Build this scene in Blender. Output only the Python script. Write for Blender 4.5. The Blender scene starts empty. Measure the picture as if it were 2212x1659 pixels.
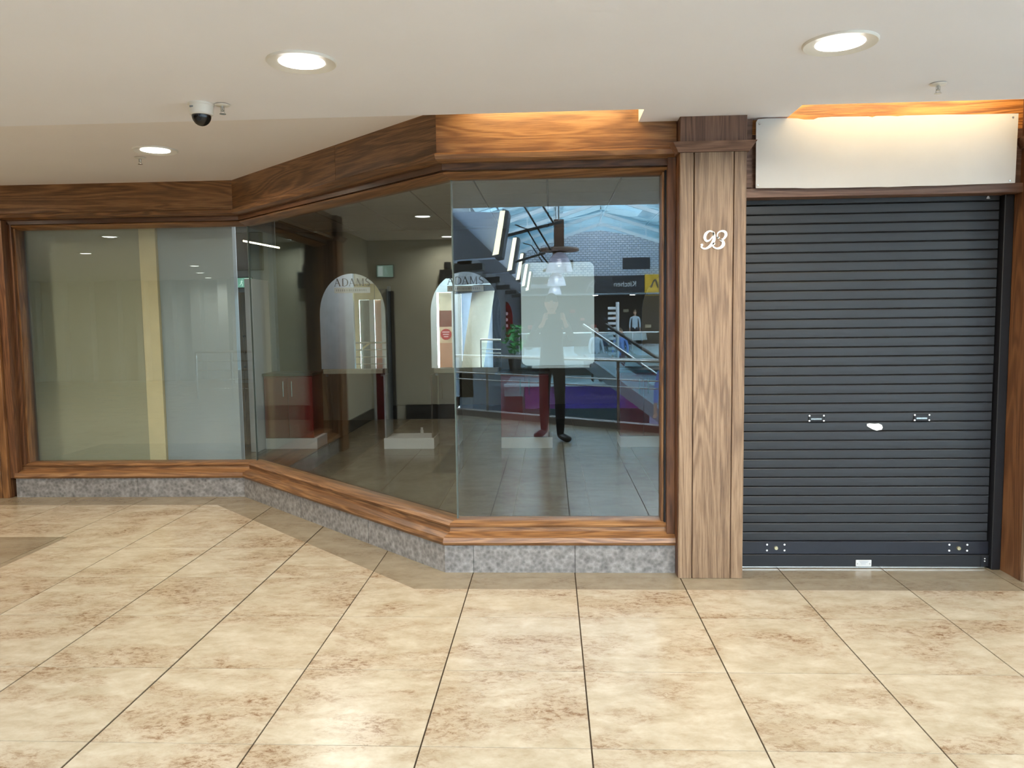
import bpy, math, random
from mathutils import Vector, Matrix
random.seed(7)
R = math.radians
PI = math.pi
scene = bpy.context.scene
C = scene.collection

# ------------------------------------------------------------------ camera
F_PX, PITCH, YAW, ROLL, H = 1699.0, 0.08399, 0.05016, -0.0137, 1.5
fwd = Vector((-math.sin(YAW) * math.cos(PITCH), math.cos(YAW) * math.cos(PITCH), -math.sin(PITCH)))
r0 = Vector((math.cos(YAW), math.sin(YAW), 0))
u0 = r0.cross(fwd)
cr = r0 * math.cos(ROLL) + u0 * math.sin(ROLL)
cu = -r0 * math.sin(ROLL) + u0 * math.cos(ROLL)
cam = bpy.data.objects.new('camera', bpy.data.cameras.new('camera'))
C.objects.link(cam)
cam.data.sensor_width = 36
cam.data.lens = 36 * F_PX / 2212
cam.data.clip_start = 0.005
cam.data.clip_end = 200
m = Matrix((cr, cu, -fwd)).transposed().to_4x4()
m.translation = Vector((0, 0, H))
cam.matrix_world = m
scene.camera = cam


def at(u, v, Y):
    """point of the place seen at photo pixel u,v in the plane y=Y"""
    d = fwd + cr * ((u - 1106) / F_PX) - cu * ((v - 829.5) / F_PX)
    s = Y / d.y
    return Vector((d.x * s, Y, H + d.z * s))


def rp(u, v, D):
    """point behind the photographer whose mirror image in the front pane is at u,v"""
    p = at(u, v, D)
    return Vector((p.x, 9.36 - D, p.z))


# ------------------------------------------------------------------ world, exposure
world = bpy.data.worlds.new('sky')
scene.world = world
world.use_nodes = True
bg = world.node_tree.nodes['Background']
bg.inputs[0].default_value = (0.80, 0.90, 1.0, 1)
bg.inputs[1].default_value = 18.0
vs = scene.view_settings
vs.view_transform = 'Standard'
vs.look = 'None'
vs.exposure = -0.33
vs.gamma = 1.0
vs.use_curve_mapping = False
cy = scene.cycles
cy.max_bounces = 12
cy.diffuse_bounces = 5
cy.glossy_bounces = 6
cy.transparent_max_bounces = 24
cy.sample_clamp_indirect = 8
cy.caustics_reflective = False
cy.caustics_refractive = False


def area_light(name, loc, size, energy, color, direction=(0, 0, -1), shape='DISK', size_y=None, spread=180, parent=None):
    l = bpy.data.lights.new(name, 'AREA')
    l.shape = shape
    l.size = size
    if size_y:
        l.size_y = size_y
    l.energy = energy
    l.color = color
    l.spread = R(spread)
    o = bpy.data.objects.new(name, l)
    C.objects.link(o)
    o.rotation_euler = Vector(direction).to_track_quat('-Z', 'Y').to_euler()
    o.location = Vector(loc)
    if parent:
        o.parent = parent
        o.location = Vector(loc) - parent.location
    return o


WARM = (1.0, 0.89, 0.70)
# ------------------------------------------------------------------ material helpers
MC = {}


def lin(c):
    return tuple(((x / 255) / 12.92 if x / 255 <= 0.04045 else ((x / 255 + 0.055) / 1.055) ** 2.4) for x in c) + (1,)


def mat(name):
    m_ = bpy.data.materials.new(name)
    m_.use_nodes = True
    nt = m_.node_tree
    return m_, nt, nt.nodes['Principled BSDF']


def N(nt, t, **kw):
    n = nt.nodes.new(t)
    for k, v in kw.items():
        if k.startswith('_'):
            n.inputs[k[1:]].default_value = v
        else:
            setattr(n, k, v)
    return n


def ramp(nt, src, stops):
    n = nt.nodes.new('ShaderNodeValToRGB')
    el = n.color_ramp.elements
    while len(el) < len(stops):
        el.new(0.5)
    for e, (p, c) in zip(el, stops):
        e.position = p
        e.color = c if len(c) == 4 else (*c, 1)
    nt.links.new(src, n.inputs[0])
    return n


def plain(name, rgb, rough=0.5, metal=0.0, var=0.06, scale=6.0, spec=0.5, bump=0.0, bscale=60):
    """paint, plastic, metal: one colour with faint procedural unevenness"""
    if name in MC:
        return MC[name]
    m_, nt, b = mat(name)
    pos = N(nt, 'ShaderNodeNewGeometry')
    no = N(nt, 'ShaderNodeTexNoise', _Scale=scale, _Detail=4.0)
    nt.links.new(pos.outputs['Position'], no.inputs['Vector'])
    c = lin(rgb)
    lo = tuple(x * (1 - var) for x in c[:3])
    hi = tuple(min(1, x * (1 + var)) for x in c[:3])
    rm = ramp(nt, no.outputs['Fac'], [(0.3, lo), (0.7, hi)])
    nt.links.new(rm.outputs[0], b.inputs['Base Color'])
    b.inputs['Roughness'].default_value = rough
    b.inputs['Metallic'].default_value = metal
    b.inputs['Specular IOR Level'].default_value = spec
    if bump:
        n2 = N(nt, 'ShaderNodeTexNoise', _Scale=bscale, _Detail=3.0)
        nt.links.new(pos.outputs['Position'], n2.inputs['Vector'])
        bp = N(nt, 'ShaderNodeBump', _Strength=bump, _Distance=0.005)
        nt.links.new(n2.outputs['Fac'], bp.inputs['Height'])
        nt.links.new(bp.outputs[0], b.inputs['Normal'])
    MC[name] = m_
    return m_


def emit(name, rgb, strength):
    if name in MC:
        return MC[name]
    m_, nt, b = mat(name)
    b.inputs['Base Color'].default_value = (0.8, 0.8, 0.8, 1)
    b.inputs['Emission Color'].default_value = (*rgb, 1)
    b.inputs['Emission Strength'].default_value = strength
    MC[name] = m_
    return m_


def wood(name, dark, mid, light, axis='x', rough=0.42, contrast=1.0, ring=1.0):
    """stained open-grained timber; axis = direction the grain runs: x, y, z or d (the slanted window)"""
    if name in MC:
        return MC[name]
    m_, nt, b = mat(name)
    L = nt.links
    geo = N(nt, 'ShaderNodeNewGeometry')
    oi = N(nt, 'ShaderNodeObjectInfo')
    rv = N(nt, 'ShaderNodeVectorMath', operation='SCALE')
    cx = N(nt, 'ShaderNodeCombineXYZ')
    for i in range(3):
        L.new(oi.outputs['Random'], cx.inputs[i])
    L.new(cx.outputs[0], rv.inputs[0])
    rv.inputs['Scale'].default_value = 7.0
    rot = N(nt, 'ShaderNodeMapping')
    if axis == 'd':
        rot.inputs['Rotation'].default_value = (0, 0, R(45))
    L.new(geo.outputs['Position'], rot.inputs['Vector'])
    add = N(nt, 'ShaderNodeVectorMath', operation='ADD')
    L.new(rot.outputs[0], add.inputs[0])
    L.new(rv.outputs[0], add.inputs[1])
    sc = {'x': (0.09, 1, 1), 'd': (0.09, 1, 1), 'y': (1, 0.09, 1), 'z': (1, 1, 0.09)}[axis]
    mp = N(nt, 'ShaderNodeMapping')
    mp.inputs['Scale'].default_value = sc
    L.new(add.outputs[0], mp.inputs['Vector'])
    # broad figure
    n1 = N(nt, 'ShaderNodeTexNoise', _Scale=5.5, _Detail=3.0, _Distortion=0.6)
    L.new(mp.outputs[0], n1.inputs['Vector'])
    mul = N(nt, 'ShaderNodeMath', operation='MULTIPLY')
    mul.inputs[1].default_value = 13.0 * ring
    L.new(n1.outputs['Fac'], mul.inputs[0])
    sn = N(nt, 'ShaderNodeMath', operation='SINE')
    mu2 = N(nt, 'ShaderNodeMath', operation='MULTIPLY')
    mu2.inputs[1].default_value = 6.28
    L.new(mul.outputs[0], mu2.inputs[0])
    L.new(mu2.outputs[0], sn.inputs[0])
    # fine fibre
    mp2 = N(nt, 'ShaderNodeMapping')
    mp2.inputs['Scale'].default_value = tuple(0.25 * s if s < 1 else 1 for s in sc)
    L.new(add.outputs[0], mp2.inputs['Vector'])
    n2 = N(nt, 'ShaderNodeTexNoise', _Scale=240.0, _Detail=5.0, _Roughness=0.7)
    L.new(mp2.outputs[0], n2.inputs['Vector'])
    n3 = N(nt, 'ShaderNodeTexNoise', _Scale=2.2, _Detail=2.0)
    L.new(mp.outputs[0], n3.inputs['Vector'])
    a1 = N(nt, 'ShaderNodeMath', operation='MULTIPLY_ADD')
    L.new(sn.outputs[0], a1.inputs[0])
    a1.inputs[1].default_value = 0.115 * contrast
    L.new(n2.outputs['Fac'], a1.inputs[2])
    a2 = N(nt, 'ShaderNodeMath', operation='MULTIPLY_ADD')
    L.new(n3.outputs['Fac'], a2.inputs[0])
    a2.inputs[1].default_value = 0.5
    L.new(a1.outputs[0], a2.inputs[2])
    rm = ramp(nt, a2.outputs[0], [(0.50, lin(dark)), (0.74, lin(mid)), (1.0, lin(light))])
    L.new(rm.outputs[0], b.inputs['Base Color'])
    b.inputs['Roughness'].default_value = rough
    bp = N(nt, 'ShaderNodeBump', _Strength=0.35, _Distance=0.0015)
    L.new(a1.outputs[0], bp.inputs['Height'])
    L.new(bp.outputs[0], b.inputs['Normal'])
    MC[name] = m_
    return m_


def tilemat(name, base, blot, light, rough=0.22, blots=1.0):
    if name in MC:
        return MC[name]
    m_, nt, b = mat(name)
    L = nt.links
    geo = N(nt, 'ShaderNodeNewGeometry')
    oi = N(nt, 'ShaderNodeObjectInfo')
    cx = N(nt, 'ShaderNodeCombineXYZ')
    L.new(oi.outputs['Random'], cx.inputs[2])
    sc = N(nt, 'ShaderNodeVectorMath', operation='SCALE')
    sc.inputs['Scale'].default_value = 3.0
    L.new(cx.outputs[0], sc.inputs[0])
    add = N(nt, 'ShaderNodeVectorMath', operation='ADD')
    L.new(geo.outputs['Position'], add.inputs[0])
    L.new(sc.outputs[0], add.inputs[1])
    mp = N(nt, 'ShaderNodeMapping')
    mp.inputs['Scale'].default_value = (0.75, 1.2, 1)
    mp.inputs['Rotation'].default_value = (0, 0, R(-12))
    L.new(add.outputs[0], mp.inputs['Vector'])
    def noise(sc_, det, ro, dist_=0.0):
        n = N(nt, 'ShaderNodeTexNoise', _Scale=sc_, _Detail=det, _Roughness=ro, _Distortion=dist_)
        L.new(mp.outputs[0], n.inputs['Vector'])
        return n
    def mulm(a_, b_):
        n = N(nt, 'ShaderNodeMath', operation='MULTIPLY')
        L.new(a_, n.inputs[0])
        if isinstance(b_, float):
            n.inputs[1].default_value = b_
        else:
            L.new(b_, n.inputs[1])
        return n.outputs[0]
    n1 = noise(9.0, 12.0, 0.72, 0.2)       # fine cloud of light and base colour
    n2 = noise(3.1, 5.0, 0.6, 0.5)         # where the brown clusters sit
    n3 = noise(32.0, 10.0, 0.8, 0.4)      # speckle inside the clusters
    r1 = ramp(nt, n1.outputs['Fac'], [(0.36, lin(light)), (0.64, lin(base))])
    mk = ramp(nt, n2.outputs['Fac'], [(0.44, (0, 0, 0)), (0.66, (1, 1, 1))])
    sp = ramp(nt, n3.outputs['Fac'], [(0.47, (0, 0, 0)), (0.60, (1, 1, 1))])
    m1 = N(nt, 'ShaderNodeMix', data_type='RGBA')
    L.new(mulm(mk.outputs[0], 0.5), m1.inputs['Factor'])
    L.new(r1.outputs[0], m1.inputs['A'])
    m1.inputs['B'].default_value = lin(blot)
    mx = N(nt, 'ShaderNodeMix', data_type='RGBA')
    L.new(mulm(mulm(mk.outputs[0], sp.outputs[0]), 1.0 * blots), mx.inputs['Factor'])
    L.new(m1.outputs['Result'], mx.inputs['A'])
    mx.inputs['B'].default_value = lin(tuple(int(q * f) for q, f in zip(blot, (.76, .67, .58))))
    L.new(mx.outputs['Result'], b.inputs['Base Color'])
    b.inputs['Roughness'].default_value = rough
    b.inputs['Specular IOR Level'].default_value = 0.3
    bp = N(nt, 'ShaderNodeBump', _Strength=0.05, _Distance=0.002)
    L.new(n1.outputs['Fac'], bp.inputs['Height'])
    L.new(bp.outputs[0], b.inputs['Normal'])
    MC[name] = m_
    return m_


def stone(name, c1, c2, c3, scale=45):
    if name in MC:
        return MC[name]
    m_, nt, b = mat(name)
    L = nt.links
    geo = N(nt, 'ShaderNodeNewGeometry')
    n1 = N(nt, 'ShaderNodeTexNoise', _Scale=scale, _Detail=6.0, _Roughness=0.7)
    v1 = N(nt, 'ShaderNodeTexVoronoi', _Scale=scale * 1.6)
    L.new(geo.outputs['Position'], n1.inputs['Vector'])
    L.new(geo.outputs['Position'], v1.inputs['Vector'])
    r1 = ramp(nt, n1.outputs['Fac'], [(0.35, lin(c1)), (0.5, lin(c2)), (0.66, lin(c3))])
    mx = N(nt, 'ShaderNodeMix', data_type='RGBA', blend_type='SOFT_LIGHT')
    mx.inputs['Factor'].default_value = 0.5
    L.new(r1.outputs[0], mx.inputs['A'])
    L.new(v1.outputs['Distance'], mx.inputs['B'])
    hs = N(nt, 'ShaderNodeHueSaturation', _Saturation=0.55)
    L.new(mx.outputs['Result'], hs.inputs['Color'])
    L.new(hs.outputs[0], b.inputs['Base Color'])
    b.inputs['Roughness'].default_value = 0.5
    MC[name] = m_
    return m_


def glassmat(name, f0, tint=(1, 1, 1), rough=0.0, milky=0.0, milk=(0.8, 0.85, 0.85)):
    """clear pane: Schlick-weighted mirror over a tinted see-through sheet"""
    if name in MC:
        return MC[name]
    m_, nt, b = mat(name)
    nt.nodes.remove(b)
    L = nt.links
    out = nt.nodes['Material Output']
    geo = N(nt, 'ShaderNodeNewGeometry')
    dot = N(nt, 'ShaderNodeVectorMath', operation='DOT_PRODUCT')
    L.new(geo.outputs['Normal'], dot.inputs[0])
    L.new(geo.outputs['Incoming'], dot.inputs[1])
    ab = N(nt, 'ShaderNodeMath', operation='ABSOLUTE')
    L.new(dot.outputs['Value'], ab.inputs[0])
    inv = N(nt, 'ShaderNodeMath', operation='SUBTRACT')
    inv.inputs[0].default_value = 1
    L.new(ab.outputs[0], inv.inputs[1])
    pw = N(nt, 'ShaderNodeMath', operation='POWER')
    L.new(inv.outputs[0], pw.inputs[0])
    pw.inputs[1].default_value = 5
    fr = N(nt, 'ShaderNodeMath', operation='MULTIPLY_ADD')
    L.new(pw.outputs[0], fr.inputs[0])
    fr.inputs[1].default_value = 1 - f0
    fr.inputs[2].default_value = f0
    tr = N(nt, 'ShaderNodeBsdfTransparent')
    tr.inputs[0].default_value = (*tint, 1)
    gl = N(nt, 'ShaderNodeBsdfGlossy')
    gl.inputs['Roughness'].default_value = rough
    gl.inputs['Color'].default_value = (0.86, 0.95, 1.0, 1)
    base = tr
    if milky:
        df = N(nt, 'ShaderNodeBsdfDiffuse')
        df.inputs[0].default_value = (*milk, 1)
        tl = N(nt, 'ShaderNodeBsdfTranslucent')
        tl.inputs[0].default_value = (*milk, 1)
        m0 = N(nt, 'ShaderNodeMixShader')
        m0.inputs[0].default_value = 0.4
        L.new(df.outputs[0], m0.inputs[1])
        L.new(tl.outputs[0], m0.inputs[2])
        m1 = N(nt, 'ShaderNodeMixShader')
        m1.inputs[0].default_value = milky
        L.new(tr.outputs[0], m1.inputs[1])
        L.new(m0.outputs[0], m1.inputs[2])
        base = m1
    mx = N(nt, 'ShaderNodeMixShader')
    L.new(fr.outputs[0], mx.inputs[0])
    L.new(base.outputs[0], mx.inputs[1])
    L.new(gl.outputs[0], mx.inputs[2])
    L.new(mx.outputs[0], out.inputs[0])
    MC[name] = m_
    return m_


# ------------------------------------------------------------------ mesh helpers
class MB:
    def __init__(s):
        s.v, s.f, s.mi = [], [], []

    def poly(s, pts, mi=0):
        i = len(s.v)
        s.v += [tuple(p) for p in pts]
        s.f.append(tuple(range(i, i + len(pts))))
        s.mi.append(mi)

    def quads(s, verts, faces, mi=0):
        i = len(s.v)
        s.v += [tuple(p) for p in verts]
        for f in faces:
            s.f.append(tuple(i + k for k in f))
            s.mi.append(mi)
        return s

    def box(s, a, b, mi=0, bev=0.0):
        (x0, y0, z0), (x1, y1, z1) = a, b
        x0, x1 = min(x0, x1), max(x0, x1)
        y0, y1 = min(y0, y1), max(y0, y1)
        z0, z1 = min(z0, z1), max(z0, z1)
        if bev <= 0:
            vs_ = [(x0, y0, z0), (x1, y0, z0), (x1, y1, z0), (x0, y1, z0), (x0, y0, z1), (x1, y0, z1), (x1, y1, z1), (x0, y1, z1)]
            return s.quads(vs_, [(0, 3, 2, 1), (4, 5, 6, 7), (0, 1, 5, 4), (1, 2, 6, 5), (2, 3, 7, 6), (3, 0, 4, 7)], mi)
        c = bev
        # chamfered in plan and at top/bottom
        def ring(z, k):
            return [(x0 + c + k, y0 + k, z), (x1 - c - k, y0 + k, z), (x1 - k, y0 + c + k, z), (x1 - k, y1 - c - k, z),
                    (x1 - c - k, y1 - k, z), (x0 + c + k, y1 - k, z), (x0 + k, y1 - c - k, z), (x0 + k, y0 + c + k, z)]
        rs = [ring(z0, c * .9), ring(z0 + c, 0), ring(z1 - c, 0), ring(z1, c * .9)]
        return s.loft(rs, mi=mi)

    def loft(s, rings, cap=True, mi=0, closed=True):
        n = len(rings[0])
        i = len(s.v)
        for r_ in rings:
            s.v += [tuple(p) for p in r_]
        for k in range(len(rings) - 1):
            for j in range(n if closed else n - 1):
                a = i + k * n + j
                b = i + k * n + (j + 1) % n
                s.f.append((a, b, b + n, a + n))
                s.mi.append(mi)
        if cap:
            s.f.append(tuple(i + j for j in reversed(range(n))))
            s.mi.append(mi)
            s.f.append(tuple(i + (len(rings) - 1) * n + j for j in range(n)))
            s.mi.append(mi)
        return s

    def prism(s, pts, z0, z1, mi=0):
        return s.loft([[(p[0], p[1], z0) for p in pts], [(p[0], p[1], z1) for p in pts]], mi=mi)

    def prism_y(s, pts, y0, y1, mi=0):
        """outline in x,z extruded along y"""
        return s.loft([[(p[0], y1, p[1]) for p in pts], [(p[0], y0, p[1]) for p in pts]], mi=mi)

    def tube(s, pts, r, n=10, mi=0, cap=True):
        pts = [Vector(p) for p in pts]
        rr = r if isinstance(r, (list, tuple)) else [r] * len(pts)
        rings = []
        for k, p in enumerate(pts):
            d = (pts[min(k + 1, len(pts) - 1)] - pts[max(k - 1, 0)]).normalized()
            a = d.cross(Vector((0, 0, 1)))
            if a.length < 1e-3:
                a = Vector((1, 0, 0))
            a.normalize()
            b = d.cross(a)
            rings.append([p + (a * math.cos(2 * PI * j / n) + b * math.sin(2 * PI * j / n)) * rr[k] for j in range(n)])
        return s.loft(rings, cap=cap, mi=mi)

    def lathe(s, prof, c, n=28, mi=0, cap=True):
        rings = [[(c[0] + r_ * math.cos(2 * PI * j / n), c[1] + r_ * math.sin(2 * PI * j / n), c[2] + z) for j in range(n)] for r_, z in prof]
        return s.loft(rings, cap=cap, mi=mi)

    def build(s, name, mats, parent=None, smooth=False):
        me = bpy.data.meshes.new(name)
        vs_ = [Vector(v) for v in s.v]
        xs = [v.x for v in vs_]; ys = [v.y for v in vs_]; zs = [v.z for v in vs_]
        o0 = Vector(((min(xs) + max(xs)) / 2, (min(ys) + max(ys)) / 2, min(zs)))
        me.from_pydata([v - o0 for v in vs_], [], s.f)
        if not isinstance(mats, (list, tuple)):
            mats = [mats]
        for m_ in mats:
            me.materials.append(m_)
        me.polygons.foreach_set('material_index', s.mi)
        if smooth:
            me.polygons.foreach_set('use_smooth', [True] * len(me.polygons))
            try:
                me.set_sharp_from_angle(angle=R(40))
            except Exception:
                pass
        import bmesh
        bm = bmesh.new(); bm.from_mesh(me)
        bmesh.ops.recalc_face_normals(bm, faces=bm.faces)
        bm.to_mesh(me); bm.free()
        me.update()
        o = bpy.data.objects.new(name, me)
        C.objects.link(o)
        o.location = o0
        if parent is not None:
            o.parent = parent
            o.location = o0 - world_loc(parent)
        return o


def world_loc(o):
    l = Vector(o.location)
    while o.parent:
        o = o.parent
        l += Vector(o.location)
    return l


def thing(name, label, cat, loc=(0, 0, 0), group=None):
    o = bpy.data.objects.new(name, None)
    o.empty_display_size = 0.1
    C.objects.link(o)
    o.location = loc
    o['label'] = label
    o['category'] = cat
    if group:
        o['group'] = group
    return o


def tag(o, label, cat, group=None):
    o['label'] = label
    o['category'] = cat
    if group:
        o['group'] = group
    return o


def struct(name, loc=(0, 0, 0), label=None, cat=None):
    o = bpy.data.objects.new(name, None)
    C.objects.link(o)
    o.location = loc
    o['kind'] = 'structure'
    if label:
        o['label'] = label
    if cat:
        o['category'] = cat
    return o


def skind(o, label=None, cat=None):
    o['kind'] = 'structure'
    if label:
        o['label'] = label
    if cat:
        o['category'] = cat
    return o


def ribbon(mb, pts, w, mapf, n=8, y_th=0.003, mi=0):
    """variable-width pen stroke; pts in 2-D, w = width or list, mapf maps 2-D to 3-D (point, depth)"""
    P = [Vector(p) for p in pts]
    W = w if isinstance(w, (list, tuple)) else [w] * len(P)
    out, ow = [], []
    for i in range(len(P) - 1):
        p0 = P[max(i - 1, 0)]; p1 = P[i]; p2 = P[i + 1]; p3 = P[min(i + 2, len(P) - 1)]
        for k in range(n):
            t = k / n
            q = 0.5 * ((2 * p1) + (p2 - p0) * t + (2 * p0 - 5 * p1 + 4 * p2 - p3) * t * t + (3 * p1 - p0 - 3 * p2 + p3) * t ** 3)
            out.append(q); ow.append(W[i] * (1 - t) + W[i + 1] * t)
    out.append(P[-1]); ow.append(W[-1])
    rings = []
    for i, q in enumerate(out):
        d = (out[min(i + 1, len(out) - 1)] - out[max(i - 1, 0)])
        if d.length < 1e-9:
            d = Vector((1, 0))
        d.normalize()
        nn = Vector((-d.y, d.x)) * ow[i] / 2
        a, b = q + nn, q - nn
        rings.append([mapf(a, 0), mapf(b, 0), mapf(b, y_th), mapf(a, y_th)])
    mb.loft(rings, mi=mi)


# outline sweep with mitred corners; inward = left of travel
def offs(path, d):
    P = [Vector(p) for p in path]
    out = []
    for i, p in enumerate(P):
        ns = []
        if i > 0:
            t = (P[i] - P[i - 1]).normalized(); ns.append(Vector((-t.y, t.x)))
        if i < len(P) - 1:
            t = (P[i + 1] - P[i]).normalized(); ns.append(Vector((-t.y, t.x)))
        if len(ns) == 1:
            out.append(p + ns[0] * d)
        else:
            mnn = (ns[0] + ns[1]).normalized()
            out.append(p + mnn * (d / mnn.dot(ns[0])))
    return out


def sweep_seg(mb, path, seg, prof, t0=0.0, t1=1.0, mi=0):
    """closed profile [(d,z)...] along one segment of path, mitred to its neighbours; t0,t1 = partial run"""
    a, b = [], []
    for d, z in prof:
        o = offs(path, d)
        p, q = o[seg], o[seg + 1]
        pa = p.lerp(q, t0); pb = p.lerp(q, t1)
        a.append((pa.x, pa.y, z)); b.append((pb.x, pb.y, z))
    mb.loft([a, b], mi=mi)


def clip(poly, a, b, keep_left=True):
    out = []
    n = len(poly)
    def side(p):
        v = (b[0] - a[0]) * (p[1] - a[1]) - (b[1] - a[1]) * (p[0] - a[0])
        return v if keep_left else -v
    for i in range(n):
        p, q = poly[i], poly[(i + 1) % n]
        sp, sq = side(p), side(q)
        if sp >= 0:
            out.append(p)
        if (sp > 0 and sq < 0) or (sp < 0 and sq > 0):
            t = sp / (sp - sq)
            out.append((p[0] + (q[0] - p[0]) * t, p[1] + (q[1] - p[1]) * t))
    return out


def parea(p):
    return abs(sum(p[i][0] * p[(i + 1) % len(p)][1] - p[(i + 1) % len(p)][0] * p[i][1] for i in range(len(p)))) / 2


def cut(polys, conv):
    """split polys by a CCW convex polygon: (inside, outside)"""
    ins, outs = [], []
    for pl in polys:
        rem = pl
        for i in range(len(conv)):
            a, b = conv[i], conv[(i + 1) % len(conv)]
            o = clip(rem, a, b, False)
            if len(o) > 2 and parea(o) > 1e-6:
                outs.append(o)
            rem = clip(rem, a, b, True)
            if len(rem) < 3 or parea(rem) < 1e-6:
                rem = None
                break
        if rem:
            ins.append(rem)
    return ins, outs


# ------------------------------------------------------------------ palette
M = {}
M['tile'] = tilemat('cream_marbled_tile', (156, 141, 117), (148, 124, 97), (178, 165, 144))
M['tile_dark'] = tilemat('tan_border_tile', (126, 113, 93), (116, 101, 80), (138, 125, 104), blots=0.5)
M['tile_in'] = tilemat('grey_brown_shop_tile', (58, 53, 41), (49, 44, 34), (68, 62, 49), rough=0.2, blots=0.4)
M['dskirt'] = plain('dark_skirting', (38, 36, 34), .5)
M['grout'] = plain('grout', (66, 56, 46), 0.9, spec=0.0)
M['ceil'] = plain('ceiling_paint', (242, 243, 250), 0.85, var=0.02, scale=1.2)
M['ceil2'] = plain('ceiling_paint_shaded', (242, 238, 238), 0.85, var=0.02, scale=1.2)  # same ceiling paint, slightly darker so the weaker light is in the colour
M['w_fasc'] = wood('stained_oak_x', (84, 54, 30), (124, 84, 50), (156, 114, 72), 'x', 0.36)
M['w_fascd'] = wood('stained_oak_slant', (80, 52, 30), (116, 80, 50), (150, 110, 72), 'd', 0.36)
M['w_vert'] = wood('stained_oak_z', (66, 40, 24), (98, 62, 38), (126, 86, 54), 'z', 0.4)
M['w_recx'] = wood('shadow_oak_x', (56, 34, 20), (84, 54, 34), (110, 74, 48), 'x', 0.4)  # oak for the recess boards, darkened to hold their shade
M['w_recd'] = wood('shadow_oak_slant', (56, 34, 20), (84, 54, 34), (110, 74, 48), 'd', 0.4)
M['w_fascz'] = wood('stained_oak_upright', (84, 54, 30), (124, 84, 50), (156, 114, 72), 'z', 0.36)
M['w_pil'] = wood('worn_oak_z', (86, 64, 46), (122, 96, 72), (154, 127, 100), 'z', 0.45, contrast=0.8, ring=0.8)
M['w_pild'] = wood('dark_oak_z', (66, 42, 30), (98, 68, 52), (122, 90, 70), 'z', 0.5)
M['w_pildx'] = wood('dark_oak_x', (76, 50, 38), (106, 76, 60), (130, 98, 80), 'x', 0.5)
M['w_orange'] = wood('light_oak_x', (120, 72, 32), (178, 118, 60), (206, 148, 84), 'x', 0.4, contrast=1.3)
M['w_post'] = wood('left_post_oak', (66, 40, 20), (108, 70, 38), (140, 96, 56), 'z', 0.4)
M['stone'] = stone('grey_granite', (106, 97, 89), (124, 115, 106), (142, 132, 122), 22)
M['shutter'] = plain('anthracite_shutter', (29, 30, 33), 0.5, 0.0, var=0.1, scale=2.5)
M['shutter_rail'] = plain('black_rail', (30, 32, 40), 0.3, 0.2)
M['black'] = plain('black', (14, 14, 18), 0.5)
M['white'] = plain('white_panel', (194, 192, 189), 0.45, var=0.02)
M['whitep'] = plain('white_plastic', (225, 222, 214), 0.35, var=0.02)
M['gedge'] = plain('green_glass_edge', (84, 94, 90), 0.3)
M['steel'] = plain('steel', (190, 190, 186), 0.25, 1.0)
M['steel_w'] = plain('bright_screw', (235, 235, 235), 0.35, 0.3)
M['brass'] = plain('brass_lock', (196, 186, 150), 0.35, 0.8)
M['paper'] = plain('torn_paper', (222, 222, 214), 0.8)
M['numw'] = plain('white_number_paint', (250, 250, 240), 0.5)
M['olive'] = plain('olive_plaster', (118, 112, 97), 0.8, var=0.03, scale=1.5)
M['film'] = plain('sage_board', (160, 156, 134), 0.75, var=0.03, scale=1.5)
M['mallwall'] = plain('pale_mall_wall', (196, 190, 172), 0.7, var=0.03)
M['white_wall'] = plain('cool_white_wall', (206, 214, 216), 0.7, var=0.02)
M['cream'] = plain('cream_paint', (214, 198, 160), 0.6)
M['greyw'] = plain('blue_grey_wall', (120, 128, 134), 0.7)
M['darkwall'] = plain('charcoal_cladding', (58, 62, 70), 0.5)
M['darkgrey'] = plain('grey_canopy', (92, 94, 102), 0.55)
M['paleblue'] = plain('pale_blue_panel', (206, 220, 244), 0.5)
M['roofblue'] = plain('pale_blue_roof_steel', (196, 226, 236), 0.55)
M['red'] = plain('red_gloss', (104, 16, 16), 0.3)
M['redsign'] = plain('red_sign', (176, 24, 42), 0.4)
M['darkred'] = plain('dark_red_side', (98, 14, 16), 0.25)
M['darkbrown'] = plain('dark_brown_unit', (44, 32, 26), 0.35)
M['doorwood'] = wood('brown_door', (74, 56, 40), (116, 92, 66), (140, 116, 88), 'z', 0.5)
M['glass'] = glassmat('shop_glass', 0.092, (0.94, 0.965, 0.95))
M['glass2'] = glassmat('balustrade_glass', 0.05, (0.86, 0.93, 0.95))
M['roofglass'] = glassmat('roof_glass', 0.04, (0.97, 0.99, 1.0))
M['holder'] = glassmat('milky_acrylic', 0.05, (0.8, 0.86, 0.84), milky=0.85, milk=(0.60, 0.68, 0.74))
M['lining'] = glassmat('translucent_roof_sheet', 0.02, (0.8, 0.95, 1.0), rough=.3, milky=0.96, milk=(0.74, 0.88, 0.94))
M['shade'] = glassmat('milky_shade', 0.08, (0.9, 0.9, 1.0), milky=0.75, milk=(0.85, 0.83, 0.95))
mm, nt, b = mat('mirror_silver')
b.inputs['Metallic'].default_value = 1
b.inputs['Roughness'].default_value = 0.0
b.inputs['Base Color'].default_value = (0.93, 0.95, 0.94, 1)
M['mirror'] = mm
M['lamp'] = emit('lamp_diffuser', (1.0, 0.96, 0.86), 14)
M['lamp_dim'] = emit('far_lamp', (1.0, 0.95, 0.86), 16)
M['led'] = emit('warm_led', (1.0, 0.86, 0.55), 9)
M['purple'] = plain('purple_banner', (66, 36, 140), 0.6, var=0.1)
M['magenta'] = plain('magenta_banner', (110, 30, 110), 0.6, var=0.1)
M['yellow'] = plain('yellow_sign', (222, 168, 30), 0.5)
M['navy'] = plain('black_sign', (24, 24, 34), 0.5)
M['green'] = plain('exit_green', (20, 110, 84), 0.5)
M['leaf'] = plain('leaf_green', (52, 140, 70), 0.5)

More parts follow.
